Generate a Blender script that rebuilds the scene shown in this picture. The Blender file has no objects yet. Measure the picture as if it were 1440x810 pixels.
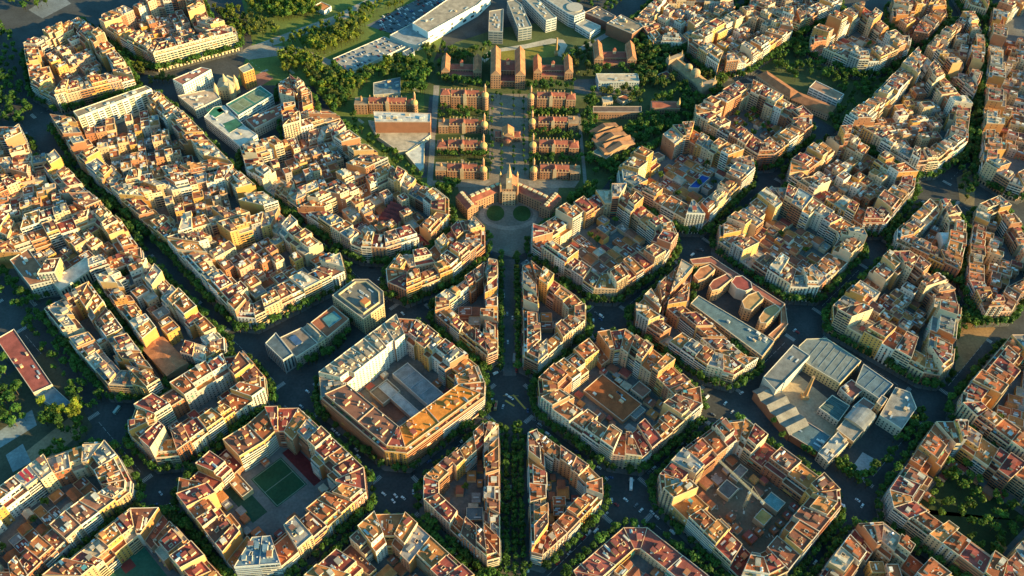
import bpy, math, random
import numpy as np
from mathutils import Matrix, Vector
CAM=([1300.306514841902, 0.8452337556931693, 0.032739240841579836, 0.03523812511301171, -16.869574704833703, -466.99205468990823, 680.6821640573777], [0.9997064107567502, -0.006370085321122584, 0.023377645408756413], [-0.010738445947175594, 0.7484143739309667, 0.6631444870253832], [0.02172045281515833, 0.6632008345188664, -0.7481262427043872])
BLOCKS=[
{'key': 'A', 'name': 'narrow wedge block', 'poly': [(-24.6, 148.9), (-20.2, 154.4), (-12.1, 152.3), (-11.0, 40.8), (-19.9, 35.9), (-69.1, 86.5), (-69.7, 104.0)], 'depth': 13, 'court': 'low', 'fl': (6, 7), 'pal': 'red', 'sw': 1, 'seed': 1},
{'key': 'B', 'name': 'patio wedge block', 'poly': [(12.9, 147.9), (21.0, 151.9), (32.2, 138.8), (61.8, 110.3), (70.7, 97.1), (69.6, 76.9), (24.9, 28.5), (12.8, 36.3)], 'depth': 15, 'court': 'low', 'fl': (6, 7), 'pal': 'red', 'sw': 1, 'seed': 2},
{'key': 'C', 'name': 'dark courtyard wedge', 'poly': [(-22.7, -35.5), (-18.3, -32.6), (-10.1, -35.4), (-8.8, -154.9), (-18.3, -157.6), (-69.0, -107.8), (-69.9, -87.8)], 'depth': 12, 'court': 'open', 'fl': (6, 7), 'pal': 'red', 'sw': 1, 'seed': 3},
{'key': 'D', 'name': 'lit tree-avenue wedge', 'poly': [(14.7, -45.2), (22.1, -41.7), (63.9, -75.9), (73.7, -87.4), (73.2, -102.7), (43.7, -134.6), (23.9, -152.8), (15.5, -150.4)], 'depth': 13, 'court': 'low', 'fl': (6, 7), 'pal': 'red', 'sw': 1, 'seed': 4},
{'key': 'E', 'name': 'orange roofed courtyard block', 'poly': [(-104.1, 76.9), (-84.4, 75.5), (-28.5, 23.3), (-22.0, 4.1), (-22.4, -9.4), (-85.0, -66.3), (-103.2, -64.4), (-161.6, -12.2), (-166.3, 10.2)], 'depth': 23, 'court': 'spE', 'fl': (7, 8), 'pal': 'red', 'sw': 1, 'seed': 5},
{'key': 'F', 'name': 'brown patio courtyard block', 'poly': [(80.1, 63.2), (106.7, 69.4), (146.4, 28.3), (165.7, 3.0), (164.7, -17.2), (108.1, -67.5), (84.3, -64.3), (25.9, -13.4), (24.6, 10.6), (39.0, 27.1)], 'depth': 22, 'court': 'spF', 'fl': (6, 7), 'pal': 'red', 'sw': 1, 'seed': 6},
{'key': 'G', 'name': 'green pitch courtyard block', 'poly': [(-219.5, -39.3), (-207.4, -23.6), (-179.4, -22.6), (-118.4, -81.1), (-114.6, -101.6), (-172.1, -163.1), (-205.8, -166.0), (-262.4, -105.7), (-264.3, -89.9), (-237.2, -54.0)], 'depth': 23, 'court': 'spG', 'fl': (7, 8), 'pal': 'red', 'sw': 1, 'seed': 7},
{'key': 'H', 'name': 'tower crane block', 'poly': [(179.9, -30.1), (200.5, -27.0), (216.5, -45.4), (254.2, -83.0), (263.9, -98.5), (262.0, -111.2), (210.1, -163.7), (195.3, -170.6), (174.5, -166.7), (120.1, -101.4), (120.4, -84.0), (142.5, -60.5)], 'depth': 22, 'court': 'spH', 'fl': (6, 8), 'pal': 'red', 'sw': 1, 'seed': 8},
{'key': 'I', 'name': 'bottom skylight block', 'poly': [(-106.3, -119.6), (-82.6, -118.8), (-15.4, -181.3), (-15.2, -202.6), (-59.2, -242.7), (-108.3, -242.8), (-164.1, -181.9)], 'depth': 24, 'court': 'low', 'fl': (6, 7), 'pal': 'red', 'sw': 1, 'seed': 9},
{'key': 'J', 'name': 'low red patio block', 'poly': [(89.2, -124.9), (107.8, -124.8), (162.8, -175.9), (145.3, -213.4), (72.7, -213.6), (47.4, -161.1)], 'depth': 18, 'court': 'low', 'fl': (3, 3), 'pal': 'maroon', 'sw': 1, 'seed': 10},
{'key': 'L', 'name': 'thin plaza corner block', 'poly': [(-119.5, 141.2), (-109.2, 162.0), (-95.4, 163.8), (-83.9, 167.2), (-51.5, 210.6), (-35.8, 213.3), (-24.8, 198.1), (-24.5, 176.4), (-54.9, 139.1), (-97.8, 114.0), (-116.5, 124.3)], 'depth': 26, 'court': 'low', 'fl': (6, 8), 'pal': 'red', 'sw': 1, 'seed': 11},
{'key': 'M', 'name': 'small factory roofs block', 'poly': [(-146.0, 168.2), (-121.4, 166.6), (-78.4, 187.1), (-61.8, 214.9), (-62.7, 238.2), (-77.4, 254.3), (-128.5, 296.3), (-218.3, 227.9), (-157.1, 173.8)], 'depth': 18, 'court': 'dense', 'fl': (6, 8), 'pal': 'mixed', 'sw': 1, 'seed': 12},
{'key': 'N', 'name': 'sunken red yard block', 'poly': [(91.7, 257.6), (123.4, 258.2), (166.5, 203.4), (168.7, 186.2), (153.6, 161.3), (101.5, 118.3), (81.1, 119.0), (23.2, 176.8), (23.6, 196.9)], 'depth': 20, 'court': 'low', 'fl': (6, 9), 'pal': 'red', 'sw': 1, 'seed': 13},
{'key': 'O', 'name': 'yellow slab school block', 'poly': [(118.7, 98.9), (169.1, 155.8), (179.7, 146.4), (167.5, 101.3), (222.8, 34.7), (198.8, 17.9), (175.4, 26.3), (117.7, 81.5)], 'depth': 17, 'court': 'low', 'fl': (5, 7), 'pal': 'red', 'sw': 1, 'seed': 14},
{'key': 'Q', 'name': 'pale roofed yard block', 'poly': [(281.0, 267.9), (297.9, 268.3), (355.5, 208.8), (357.4, 182.3), (298.2, 122.1), (270.9, 123.5), (211.9, 186.9), (214.6, 204.3)], 'depth': 21, 'court': 'low', 'fl': (6, 8), 'pal': 'mixed', 'sw': 1, 'seed': 15},
{'key': 'R', 'name': 'blue canopy yard block', 'poly': [(185.0, 361.5), (209.7, 364.6), (266.9, 308.1), (264.6, 287.0), (200.1, 214.4), (181.1, 215.1), (118.4, 270.4), (118.5, 289.8)], 'depth': 20, 'court': 'low', 'fl': (6, 9), 'pal': 'mixed', 'sw': 1, 'seed': 16},
{'key': 'S', 'name': 'clean square courtyard block', 'poly': [(273.8, 446.7), (292.4, 450.0), (341.2, 401.7), (349.6, 383.4), (345.5, 365.2), (292.9, 317.0), (274.5, 315.4), (214.4, 381.5), (216.0, 398.7)], 'depth': 22, 'court': 'open', 'fl': (7, 8), 'pal': 'red', 'sw': 1, 'seed': 17},
{'key': 'U', 'name': 'crowded diagonal road block', 'poly': [(376.9, 166.8), (398.1, 168.1), (429.8, 120.3), (427.3, 102.2), (396.8, 29.5), (385.8, 21.5), (372.0, 24.5), (303.3, 83.0), (306.8, 100.6)], 'depth': 22, 'court': 'dense', 'fl': (6, 9), 'pal': 'red', 'sw': 1, 'seed': 18},
{'key': 'V', 'name': 'white dome roof block', 'poly': [(444.2, 247.7), (468.6, 250.4), (473.4, 215.0), (460.5, 181.0), (444.0, 148.5), (393.6, 190.0), (398.7, 205.4)], 'depth': 16, 'court': 'low', 'fl': (6, 7), 'pal': 'red', 'sw': 1, 'seed': 19},
{'key': 'W', 'name': 'crowded block behind pale yard', 'poly': [(362.0, 355.4), (387.1, 358.5), (418.1, 323.3), (443.4, 288.3), (435.3, 268.7), (388.4, 213.5), (364.7, 213.1), (303.0, 285.4), (308.7, 305.4)], 'depth': 20, 'court': 'dense', 'fl': (6, 8), 'pal': 'red', 'sw': 1, 'seed': 20},
{'key': 'X', 'name': 'long crowded upper block', 'poly': [(386.3, 381.6), (447.6, 445.5), (476.6, 480.9), (514.2, 524.1), (523.1, 509.1), (543.9, 409.3), (516.8, 343.8), (473.3, 308.8), (448.4, 304.7)], 'depth': 20, 'court': 'dense', 'fl': (6, 8), 'pal': 'mixed', 'sw': 1, 'seed': 21},
{'key': 'Y', 'name': 'big garden courtyard block', 'poly': [(363.5, -31.3), (389.4, -31.1), (458.0, -105.5), (451.7, -127.3), (382.6, -182.5), (365.7, -177.1), (303.7, -112.8), (304.7, -97.0)], 'depth': 22, 'court': 'garden', 'fl': (6, 7), 'pal': 'red', 'sw': 1, 'seed': 22},
{'key': 'Z', 'name': 'bottom alley block', 'poly': [(273.1, -125.3), (293.2, -123.9), (349.4, -185.4), (338.4, -217.1), (219.6, -217.4), (230.3, -170.4)], 'depth': 20, 'court': 'dense', 'fl': (5, 7), 'pal': 'red', 'sw': 1, 'seed': 23},
{'key': 'AA', 'name': 'brick towers block', 'poly': [(461.8, 62.1), (495.2, 62.5), (522.9, 18.3), (473.7, -95.8), (427.8, -63.0), (399.0, -28.1), (390.9, -13.5), (395.3, -2.3)], 'depth': 20, 'court': 'low', 'fl': (7, 8), 'pal': 'red', 'sw': 1, 'seed': 24},
{'key': 'BA', 'name': 'block facing green pitch', 'poly': [(-255.1, 34.8), (-238.2, 38.2), (-214.8, 11.9), (-210.8, -4.6), (-271.1, -66.5), (-290.1, -68.6), (-314.3, -48.5), (-317.7, -38.1), (-317.1, -22.5)], 'depth': 20, 'court': 'low', 'fl': (6, 8), 'pal': 'red', 'sw': 1, 'seed': 25},
{'key': 'BB', 'name': 'red canopy roof block', 'poly': [(-350.4, -56.4), (-333.3, -55.5), (-318.3, -70.2), (-302.9, -91.5), (-301.0, -101.0), (-329.0, -131.7), (-349.2, -160.6), (-362.5, -182.6), (-403.4, -182.8), (-425.2, -126.3), (-377.9, -69.3)], 'depth': 20, 'court': 'low', 'fl': (6, 7), 'pal': 'mixed', 'sw': 1, 'seed': 26},
{'key': 'BC', 'name': 'basketball court block', 'poly': [(-297.2, -115.2), (-275.4, -114.5), (-203.0, -182.0), (-212.0, -213.4), (-311.9, -213.7), (-345.6, -171.7)], 'depth': 22, 'court': 'spBC', 'fl': (6, 7), 'pal': 'red', 'sw': 1, 'seed': 27},
{'key': 'R1a', 'name': 'long ribbon lower end', 'poly': [(-336.7, 174.8), (-236.1, 225.4), (-203.5, 190.0), (-164.9, 156.3), (-159.3, 137.5), (-235.0, 80.3), (-252.2, 81.8)], 'depth': 20, 'court': 'dense', 'fl': (6, 8), 'pal': 'mixed', 'sw': 1, 'seed': 28},
{'key': 'R1b', 'name': 'long ribbon middle', 'poly': [(-411.6, 246.8), (-294.5, 288.2), (-236.6, 228.6), (-338.8, 177.7)], 'depth': 19, 'court': 'dense', 'fl': (6, 8), 'pal': 'mixed', 'sw': 1, 'seed': 29},
{'key': 'R1c', 'name': 'long ribbon top end', 'poly': [(-511.3, 364.4), (-413.3, 423.5), (-375.5, 384.4), (-296.4, 290.5), (-413.0, 248.9), (-456.9, 290.6)], 'depth': 19, 'court': 'dense', 'fl': (6, 8), 'pal': 'mixed', 'sw': 1, 'seed': 30},
{'key': 'R2b', 'name': 'hospital road ribbon', 'poly': [(-218.6, 230.0), (-278.9, 281.7), (-292.4, 317.6), (-189.0, 370.7), (-176.5, 344.5), (-130.2, 298.6)], 'depth': 19, 'court': 'dense', 'fl': (5, 8), 'pal': 'mixed', 'sw': 1, 'seed': 31},
{'key': 'R2c', 'name': 'round terrace ribbon end', 'poly': [(-270.6, 441.0), (-260.0, 454.0), (-230.3, 421.3), (-223.7, 390.7), (-190.7, 372.0), (-248.6, 342.9), (-260.0, 389.8)], 'depth': 18, 'court': 'low', 'fl': (6, 8), 'pal': 'red', 'sw': 1, 'seed': 32},
{'key': 'R0a', 'name': 'alley ribbon with tiled hall', 'poly': [(-392.4, 124.8), (-352.6, 152.3), (-259.6, 57.4), (-256.1, 42.8), (-269.8, 29.9), (-328.1, 48.4)], 'depth': 15, 'court': 'dense', 'fl': (5, 8), 'pal': 'mixed', 'sw': 1, 'seed': 33},
{'key': 'R0b', 'name': 'wide avenue balcony block', 'poly': [(-429.5, 87.1), (-395.1, 115.7), (-350.0, 62.0), (-302.1, 4.2), (-311.0, -4.2), (-325.6, 0.9), (-347.2, 2.2), (-375.0, 30.3)], 'depth': 15.5, 'court': 'dense', 'fl': (6, 8), 'pal': 'mixed', 'sw': 1, 'seed': 34},
{'key': 'R0c', 'name': 'white palace ribbon', 'poly': [(-416.0, 226.3), (-388.0, 199.9), (-361.5, 165.6), (-357.6, 153.2), (-398.4, 129.3), (-460.6, 119.2), (-520.9, 174.7), (-494.5, 178.1), (-441.7, 209.2)], 'depth': 18, 'court': 'dense', 'fl': (5, 7), 'pal': 'red', 'sw': 1, 'seed': 35},
{'key': 'R0d', 'name': 'outer ribbon upper part', 'poly': [(-512.9, 303.4), (-492.3, 309.7), (-465.7, 277.9), (-417.6, 229.5), (-442.3, 211.2), (-495.2, 180.0), (-554.9, 209.2), (-584.0, 284.5)], 'depth': 18, 'court': 'dense', 'fl': (5, 7), 'pal': 'mixed', 'sw': 1, 'seed': 36},
{'key': 'R0e', 'name': 'outer corner block by ring road', 'poly': [(-595.2, 313.4), (-559.5, 340.8), (-536.9, 342.5), (-514.4, 303.4), (-503.3, 265.9), (-558.9, 219.5)], 'depth': 18, 'court': 'dense', 'fl': (6, 8), 'pal': 'red', 'sw': 1, 'seed': 37},
{'key': 'BE', 'name': 'block above ring road', 'poly': [(-589.8, 504.9), (-544.1, 572.1), (-480.5, 503.5), (-448.2, 456.1), (-439.6, 439.4), (-517.7, 399.3), (-554.5, 425.3)], 'depth': 19, 'court': 'dense', 'fl': (6, 8), 'pal': 'red', 'sw': 1, 'seed': 38},
{'key': 'BF', 'name': 'long sunlit front block', 'poly': [(-510.9, 565.0), (-461.4, 616.6), (-404.0, 627.1), (-379.9, 569.1), (-342.9, 549.3), (-337.6, 530.6), (-426.4, 482.7), (-465.5, 511.5), (-506.8, 544.4)], 'depth': 20, 'court': 'dense', 'fl': (7, 8), 'pal': 'red', 'sw': 1, 'seed': 39},
{'key': 'AC1', 'name': 'curved white corner block', 'poly': [(304.6, 612.1), (324.1, 616.1), (366.4, 578.8), (365.2, 564.1), (292.9, 492.2), (256.5, 483.8), (226.7, 528.3), (228.3, 547.2)], 'depth': 20, 'court': 'dense', 'fl': (6, 8), 'pal': 'mixed', 'sw': 1, 'seed': 40},
{'key': 'AC2', 'name': 'top edge block', 'poly': [(333.8, 669.3), (451.4, 673.3), (443.4, 628.5), (405.8, 601.7), (377.6, 579.2), (320.9, 624.6)], 'depth': 20, 'court': 'dense', 'fl': (6, 8), 'pal': 'mixed', 'sw': 1, 'seed': 41},
{'key': 'AC3', 'name': 'park side yard block', 'poly': [(455.6, 620.3), (472.8, 624.3), (501.5, 568.2), (510.7, 542.8), (504.2, 527.0), (457.7, 495.2), (431.8, 494.5), (384.4, 539.1), (388.7, 558.3)], 'depth': 19, 'court': 'low', 'fl': (6, 9), 'pal': 'mixed', 'sw': 1, 'seed': 42},
{'key': 'AC4', 'name': 'round ended top block', 'poly': [(515.2, 639.6), (593.9, 659.9), (584.5, 615.8), (538.7, 559.6), (521.5, 563.9), (506.3, 601.4)], 'depth': 19, 'court': 'low', 'fl': (6, 7), 'pal': 'red', 'sw': 1, 'seed': 43},
{'key': 'AC5', 'name': 'dense quarter behind hospital', 'poly': [(165.4, 597.6), (206.4, 656.1), (303.0, 659.3), (301.9, 624.0), (220.1, 539.1), (184.5, 542.8)], 'depth': 18, 'court': 'dense', 'fl': (4, 6), 'pal': 'mixed', 'sw': 1, 'seed': 44},
{'key': 'AD', 'name': 'tapered upper block', 'poly': [(531.3, 535.5), (598.0, 607.7), (615.2, 608.2), (615.9, 574.9), (583.1, 480.8), (559.4, 439.9), (547.7, 469.6)], 'depth': 13, 'court': 'dense', 'fl': (6, 8), 'pal': 'red', 'sw': 1, 'seed': 45},
{'key': 'ABa', 'name': 'edge strip upper part', 'poly': [(521.9, 305.1), (591.2, 481.0), (648.3, 626.4), (709.6, 681.9), (782.2, 666.1), (635.0, 315.8), (554.1, 271.0), (541.5, 278.7)], 'depth': 18, 'court': 'dense', 'fl': (5, 7), 'pal': 'mixed', 'sw': 1, 'seed': 46},
{'key': 'ABb', 'name': 'edge strip lower part', 'poly': [(495.0, 241.0), (521.2, 254.7), (528.6, 239.5), (533.7, 197.4), (532.2, 138.5), (494.0, 117.6), (479.3, 98.5), (452.6, 96.4), (451.5, 137.3), (468.1, 186.2)], 'depth': 14, 'court': 'dense', 'fl': (5, 7), 'pal': 'red', 'sw': 1, 'seed': 47},
{'key': 'AF', 'name': 'top edge towers', 'poly': [(620.8, 697.4), (671.2, 699.2), (637.3, 622.6), (619.3, 634.2)], 'depth': 18, 'court': 'low', 'fl': (6, 8), 'pal': 'mixed', 'sw': 1, 'seed': 48}]
SPECIALS=[
{'name': 'school_building', 'cat': 'school', 'label': 'long school with maroon flat roof beside wide shaded avenue', 'poly': [(-467.3, 59.4), (-455.4, 71.2), (-400.7, 9.4), (-414.3, 0.2)], 'z': 9, 'wall': (0.55, 0.45, 0.32), 'roof': (0.26, 0.07, 0.055), 'style': 'win', 'z0': 0, 'items': 6},
{'name': 'school_annex', 'cat': 'school', 'label': 'low grey school annex beyond the maroon roofed school', 'poly': [(-401.7, 10.0), (-380.9, -7.1), (-389.8, -13.9), (-413.8, 0.0)], 'z': 5, 'wall': (0.3, 0.31, 0.31), 'roof': (0.16, 0.22, 0.25), 'style': 'none', 'z0': 0},
{'name': 'bank_building', 'cat': 'office', 'label': 'six sided cream office with grey roof and small orange penthouse', 'poly': [(-166.9, 104.7), (-148.5, 125.6), (-135.0, 125.8), (-119.4, 110.7), (-117.4, 94.8), (-134.8, 76.5)], 'z': 22, 'wall': (0.44, 0.34, 0.2), 'roof': (0.16, 0.145, 0.12), 'style': 'win', 'z0': 0, 'items': 10, 'pent': (-134.6, 94.6)},
{'name': 'market_hall', 'cat': 'hall', 'label': 'red roofed hall with large teal skylight beside six sided office', 'poly': [(-184.1, 77.4), (-166.3, 98.4), (-149.2, 82.1), (-166.8, 60.0)], 'z': 15, 'wall': (0.42, 0.32, 0.22), 'roof': (0.3, 0.1, 0.05), 'style': 'win', 'z0': 0, 'sky': ((0.07, 0.2, 0.22), [(-174.1, 81.8), (-164.1, 91.4), (-155.9, 82.9), (-166.3, 71.7)])},
{'name': 'assembly_hall', 'cat': 'hall', 'label': 'grey roofed hall with blue skylight between slab office and red hall', 'poly': [(-209.4, 59.4), (-191.7, 71.4), (-174.3, 53.3), (-191.8, 36.9)], 'z': 15, 'wall': (0.42, 0.37, 0.3), 'roof': (0.19, 0.15, 0.12), 'style': 'win', 'z0': 0, 'sky': ((0.05, 0.1, 0.2), [(-201.5, 58.7), (-196.3, 62.9), (-187.9, 53.9), (-193.1, 49.8)])},
{'name': 'pediment_hall', 'cat': 'hall', 'label': 'cream gabled hall front between blue skylight hall and red hall', 'poly': [(-191.6, 72.2), (-184.6, 78.2), (-167.4, 60.8), (-174.3, 54.3)], 'z': 14, 'wall': (0.62, 0.5, 0.3), 'roof': (0.3, 0.27, 0.22), 'style': 'win', 'z0': 0, 'gables': 1},
{'name': 'slab_office', 'cat': 'office', 'label': 'dark roofed slab office closing the small hall row', 'poly': [(-220.5, 49.6), (-213.0, 62.0), (-193.9, 37.8), (-201.6, 30.6)], 'z': 19, 'wall': (0.3, 0.31, 0.3), 'roof': (0.09, 0.12, 0.14), 'style': 'vert', 'z0': 0},
{'name': 'factory_hall', 'cat': 'factory hall', 'label': 'blue grey ribbed hall roof of old factory with brick chimney', 'poly': [(267.0, 57.6), (276.1, 66.1), (295.0, 67.1), (321.0, 41.0), (295.1, 15.3), (266.6, 40.4)], 'z': 12, 'wall': (0.55, 0.42, 0.2), 'roof': (0.16, 0.185, 0.18), 'style': 'win', 'z0': 0, 'ribs': 8},
{'name': 'factory_wing', 'cat': 'factory hall', 'label': 'tall grey roofed factory wing with blank white yard wall', 'poly': [(225.7, 18.7), (260.3, 56.0), (273.3, 43.1), (234.3, 4.1)], 'z': 16, 'wall': (0.58, 0.52, 0.42), 'roof': (0.16, 0.16, 0.15), 'style': 'none', 'z0': 0, 'items': 2},
{'name': 'sawtooth_shed', 'cat': 'factory hall', 'label': 'grey sawtooth shed along brick wall opposite crane block', 'poly': [(216.8, 6.6), (223.0, 12.8), (256.0, -20.8), (239.6, -36.9)], 'z': 9, 'wall': (0.36, 0.15, 0.08), 'roof': (0.19, 0.175, 0.15), 'style': 'none', 'z0': 0, 'saw': 4},
{'name': 'factory_annex', 'cat': 'factory hall', 'label': 'dark flat roofed annex with cream roof frames beside sawtooth shed', 'poly': [(240.6, -36.3), (256.2, -20.9), (275.4, -37.4), (260.8, -53.0)], 'z': 8, 'wall': (0.36, 0.15, 0.08), 'roof': (0.08, 0.13, 0.15), 'style': 'none', 'z0': 0, 'items': 4},
{'name': 'white_annex', 'cat': 'factory hall', 'label': 'white flat roofed annex with roof machinery at factory corner', 'poly': [(259.4, -55.6), (281.5, -34.2), (287.9, -45.6), (266.2, -65.1)], 'z': 11, 'wall': (0.6, 0.5, 0.36), 'roof': (0.3, 0.29, 0.26), 'style': 'win', 'z0': 0, 'items': 6},
{'name': 'vaulted_hall', 'cat': 'factory hall', 'label': 'pale barrel vaulted hall inside old factory yard', 'poly': [(292.2, -18.1), (307.2, -6.1), (319.6, -18.6), (304.3, -34.0)], 'z': 11, 'wall': (0.5, 0.36, 0.22), 'roof': (0.19, 0.2, 0.2), 'style': 'win', 'z0': 0, 'vault': 1},
{'name': 'yard_workshop', 'cat': 'factory hall', 'label': 'dark green roofed workshop with cream walls in factory yard', 'poly': [(271.6, -8.1), (286.9, 5.7), (300.0, -5.6), (285.9, -22.1)], 'z': 8, 'wall': (0.58, 0.5, 0.36), 'roof': (0.05, 0.09, 0.09), 'style': 'win', 'z0': 0, 'ribs': 5},
{'name': 'factory_corner', 'cat': 'factory hall', 'label': 'pale grey roofed corner building with skylight boxes at factory end', 'poly': [(321.5, -18.5), (343.6, 11.2), (355.5, 5.9), (356.3, -10.7), (336.7, -32.9)], 'z': 13, 'wall': (0.6, 0.52, 0.38), 'roof': (0.23, 0.22, 0.2), 'style': 'win', 'z0': 0, 'items': 9},
{'name': 'factory_range', 'cat': 'factory hall', 'label': 'row of dark slate roofs behind vaulted factory hall', 'poly': [(309.4, 16.2), (322.1, 37.7), (343.1, 15.0), (326.5, -1.3)], 'z': 12, 'wall': (0.5, 0.42, 0.3), 'roof': (0.1, 0.15, 0.18), 'style': 'win', 'z0': 0, 'ribs': 4},
{'name': 'stair_tower', 'cat': 'tower', 'label': 'slim brick stair tower in middle of old factory', 'poly': [(318.4, -9.9), (325.5, -2.3), (329.5, -6.1), (322.2, -14.3)], 'z': 20, 'wall': (0.5, 0.3, 0.14), 'roof': (0.2, 0.18, 0.16), 'style': 'win', 'z0': 0},
{'name': 'yellow_school', 'cat': 'school', 'label': 'long yellow walled slab with dark green flat roof', 'poly': [(172.1, 103.9), (180.9, 113.9), (243.6, 59.2), (229.0, 41.0)], 'z': 17, 'wall': (0.55, 0.37, 0.17), 'roof': (0.1, 0.15, 0.16), 'style': 'band', 'z0': 0, 'items': 8},
{'name': 'classroom_lobe', 'cat': 'school', 'label': 'orange roofed round ended classroom lobe nearest the top of its row', 'poly': [(180.0, 140.6), (187.8, 151.1), (198.4, 156.1), (203.0, 149.5), (191.3, 137.0), (184.0, 134.1)], 'z': 16, 'wall': (0.5, 0.3, 0.16), 'roof': (0.4, 0.16, 0.07), 'style': 'win', 'z0': 0, 'group': 'round ended classroom lobes'},
{'name': 'classroom_lobe', 'cat': 'school', 'label': 'maroon roofed round ended classroom lobe beside white curved auditorium', 'poly': [(193.4, 127.7), (198.7, 135.2), (213.4, 143.9), (217.9, 137.4), (202.5, 123.3), (195.3, 121.3)], 'z': 16, 'wall': (0.5, 0.3, 0.16), 'roof': (0.26, 0.08, 0.05), 'style': 'win', 'z0': 0, 'group': 'round ended classroom lobes'},
{'name': 'classroom_lobe', 'cat': 'school', 'label': 'tan roofed round ended classroom lobe just past white auditorium', 'poly': [(222.0, 108.1), (229.6, 116.4), (240.1, 121.1), (243.9, 112.0), (229.5, 96.7), (223.1, 99.2)], 'z': 16, 'wall': (0.5, 0.3, 0.16), 'roof': (0.44, 0.25, 0.1), 'style': 'win', 'z0': 0, 'group': 'round ended classroom lobes'},
{'name': 'classroom_lobe', 'cat': 'school', 'label': 'tan roofed round ended classroom lobe at the sunny end', 'poly': [(234.7, 88.0), (242.9, 99.5), (253.5, 105.0), (257.7, 98.8), (240.8, 81.1), (234.9, 81.9)], 'z': 16, 'wall': (0.5, 0.3, 0.16), 'roof': (0.44, 0.24, 0.1), 'style': 'win', 'z0': 0, 'group': 'round ended classroom lobes'},
{'name': 'auditorium', 'cat': 'school', 'label': 'small half round auditorium with maroon roof and pale curved wall', 'poly': [(216.4, 134.5), (221.9, 142.1), (229.1, 143.1), (236.1, 134.8), (235.9, 126.4), (228.3, 122.7), (220.6, 126.2)], 'z': 14, 'wall': (0.62, 0.55, 0.45), 'roof': (0.26, 0.06, 0.05), 'style': 'none', 'z0': 0},
{'name': 'cloister_wing', 'cat': 'school', 'label': 'thin maroon roofed wing bordering round ended classroom lobes', 'poly': [(180.6, 166.3), (202.7, 170.6), (264.8, 108.6), (259.6, 103.1), (200.7, 161.8), (182.5, 159.6)], 'z': 12, 'wall': (0.46, 0.28, 0.16), 'roof': (0.28, 0.1, 0.07), 'style': 'win', 'z0': 0},
{'name': 'school_end_wall', 'cat': 'school', 'label': 'low terracotta roofed end wing at sunny corner of lobed school', 'poly': [(260.8, 105.7), (265.9, 110.2), (263.7, 86.3), (247.1, 67.2), (242.0, 72.3), (256.9, 86.2)], 'z': 9, 'wall': (0.5, 0.28, 0.14), 'roof': (0.38, 0.16, 0.08), 'style': 'win', 'z0': 0},
{'name': 'school_wing', 'cat': 'school', 'label': 'L shaped tiled school wing facing the park nearest clean square block', 'poly': [(306.4, 482.9), (322.0, 490.7), (350.2, 452.3), (338.6, 437.9)], 'z': 9, 'wall': (0.48, 0.36, 0.24), 'roof': (0.3, 0.13, 0.06), 'style': 'win', 'z0': 0, 'hip': 1},
{'name': 'school_wing', 'cat': 'school', 'label': 'tiled school wing with hipped end beside the park', 'poly': [(340.3, 437.9), (350.8, 450.9), (390.8, 422.6), (377.9, 407.4)], 'z': 9, 'wall': (0.48, 0.36, 0.24), 'roof': (0.3, 0.13, 0.06), 'style': 'win', 'z0': 0, 'hip': 1},
{'name': 'school_block', 'cat': 'school', 'label': 'white walled school block with brown roof among park trees', 'poly': [(366.1, 458.4), (376.9, 471.7), (405.5, 445.2), (394.6, 432.4)], 'z': 10, 'wall': (0.68, 0.66, 0.62), 'roof': (0.3, 0.17, 0.11), 'style': 'band', 'z0': 0},
{'name': 'tiled_hall', 'cat': 'hall', 'label': 'large plain terracotta hall roof beside narrow dark alley', 'poly': [(-330.3, 48.9), (-317.1, 63.0), (-287.1, 32.5), (-307.2, 22.1)], 'z': 12, 'wall': (0.5, 0.33, 0.2), 'roof': (0.4, 0.17, 0.08), 'style': 'none', 'z0': 0},
{'name': 'white_palace', 'cat': 'office', 'label': 'white palace with columned side and pale flat roof by wide avenue', 'poly': [(-436.6, 125.0), (-412.3, 156.1), (-402.0, 142.1), (-424.0, 112.5)], 'z': 16, 'wall': (0.66, 0.6, 0.46), 'roof': (0.58, 0.53, 0.42), 'style': 'vert', 'z0': 0},
{'name': 'corner_office', 'cat': 'office', 'label': 'dark teal shaded corner office with orange lit roof edge', 'poly': [(-481.8, 147.5), (-469.4, 162.9), (-434.1, 121.4), (-451.8, 114.9)], 'z': 20, 'wall': (0.4, 0.4, 0.36), 'roof': (0.3, 0.13, 0.07), 'style': 'win', 'z0': 0, 'items': 8},
{'name': 'green_roof_office', 'cat': 'office', 'label': 'white terraced office with green roof decks beside shaded street', 'poly': [(-345.4, 376.0), (-338.0, 394.4), (-326.4, 397.4), (-296.1, 360.5), (-280.0, 345.9), (-295.2, 326.0)], 'z': 16, 'wall': (0.66, 0.64, 0.58), 'roof': (0.45, 0.42, 0.36), 'style': 'band', 'z0': 0, 'items': 5, 'decks': [('green_deck', (0.03, 0.15, 0.09), [(-345.8, 389.0), (-333.2, 398.5), (-324.1, 385.6), (-333.7, 373.7)]), ('green_deck', (0.035, 0.13, 0.08), [(-322.9, 363.7), (-309.0, 374.3), (-298.9, 363.0), (-311.3, 348.9)]), ('pool', (0.1, 0.35, 0.4), [(-334.7, 389.9), (-330.5, 393.3), (-325.8, 388.2), (-329.5, 384.1)])]},
{'name': 'green_roof_sports_hall', 'cat': 'sports hall', 'label': 'long sports hall with green ball courts on roof', 'poly': [(-324.4, 397.4), (-291.6, 433.5), (-273.8, 416.1), (-306.7, 376.9)], 'z': 18, 'wall': (0.5, 0.52, 0.5), 'roof': (0.03, 0.17, 0.13), 'style': 'band', 'z0': 0, 'courts': 1},
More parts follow.
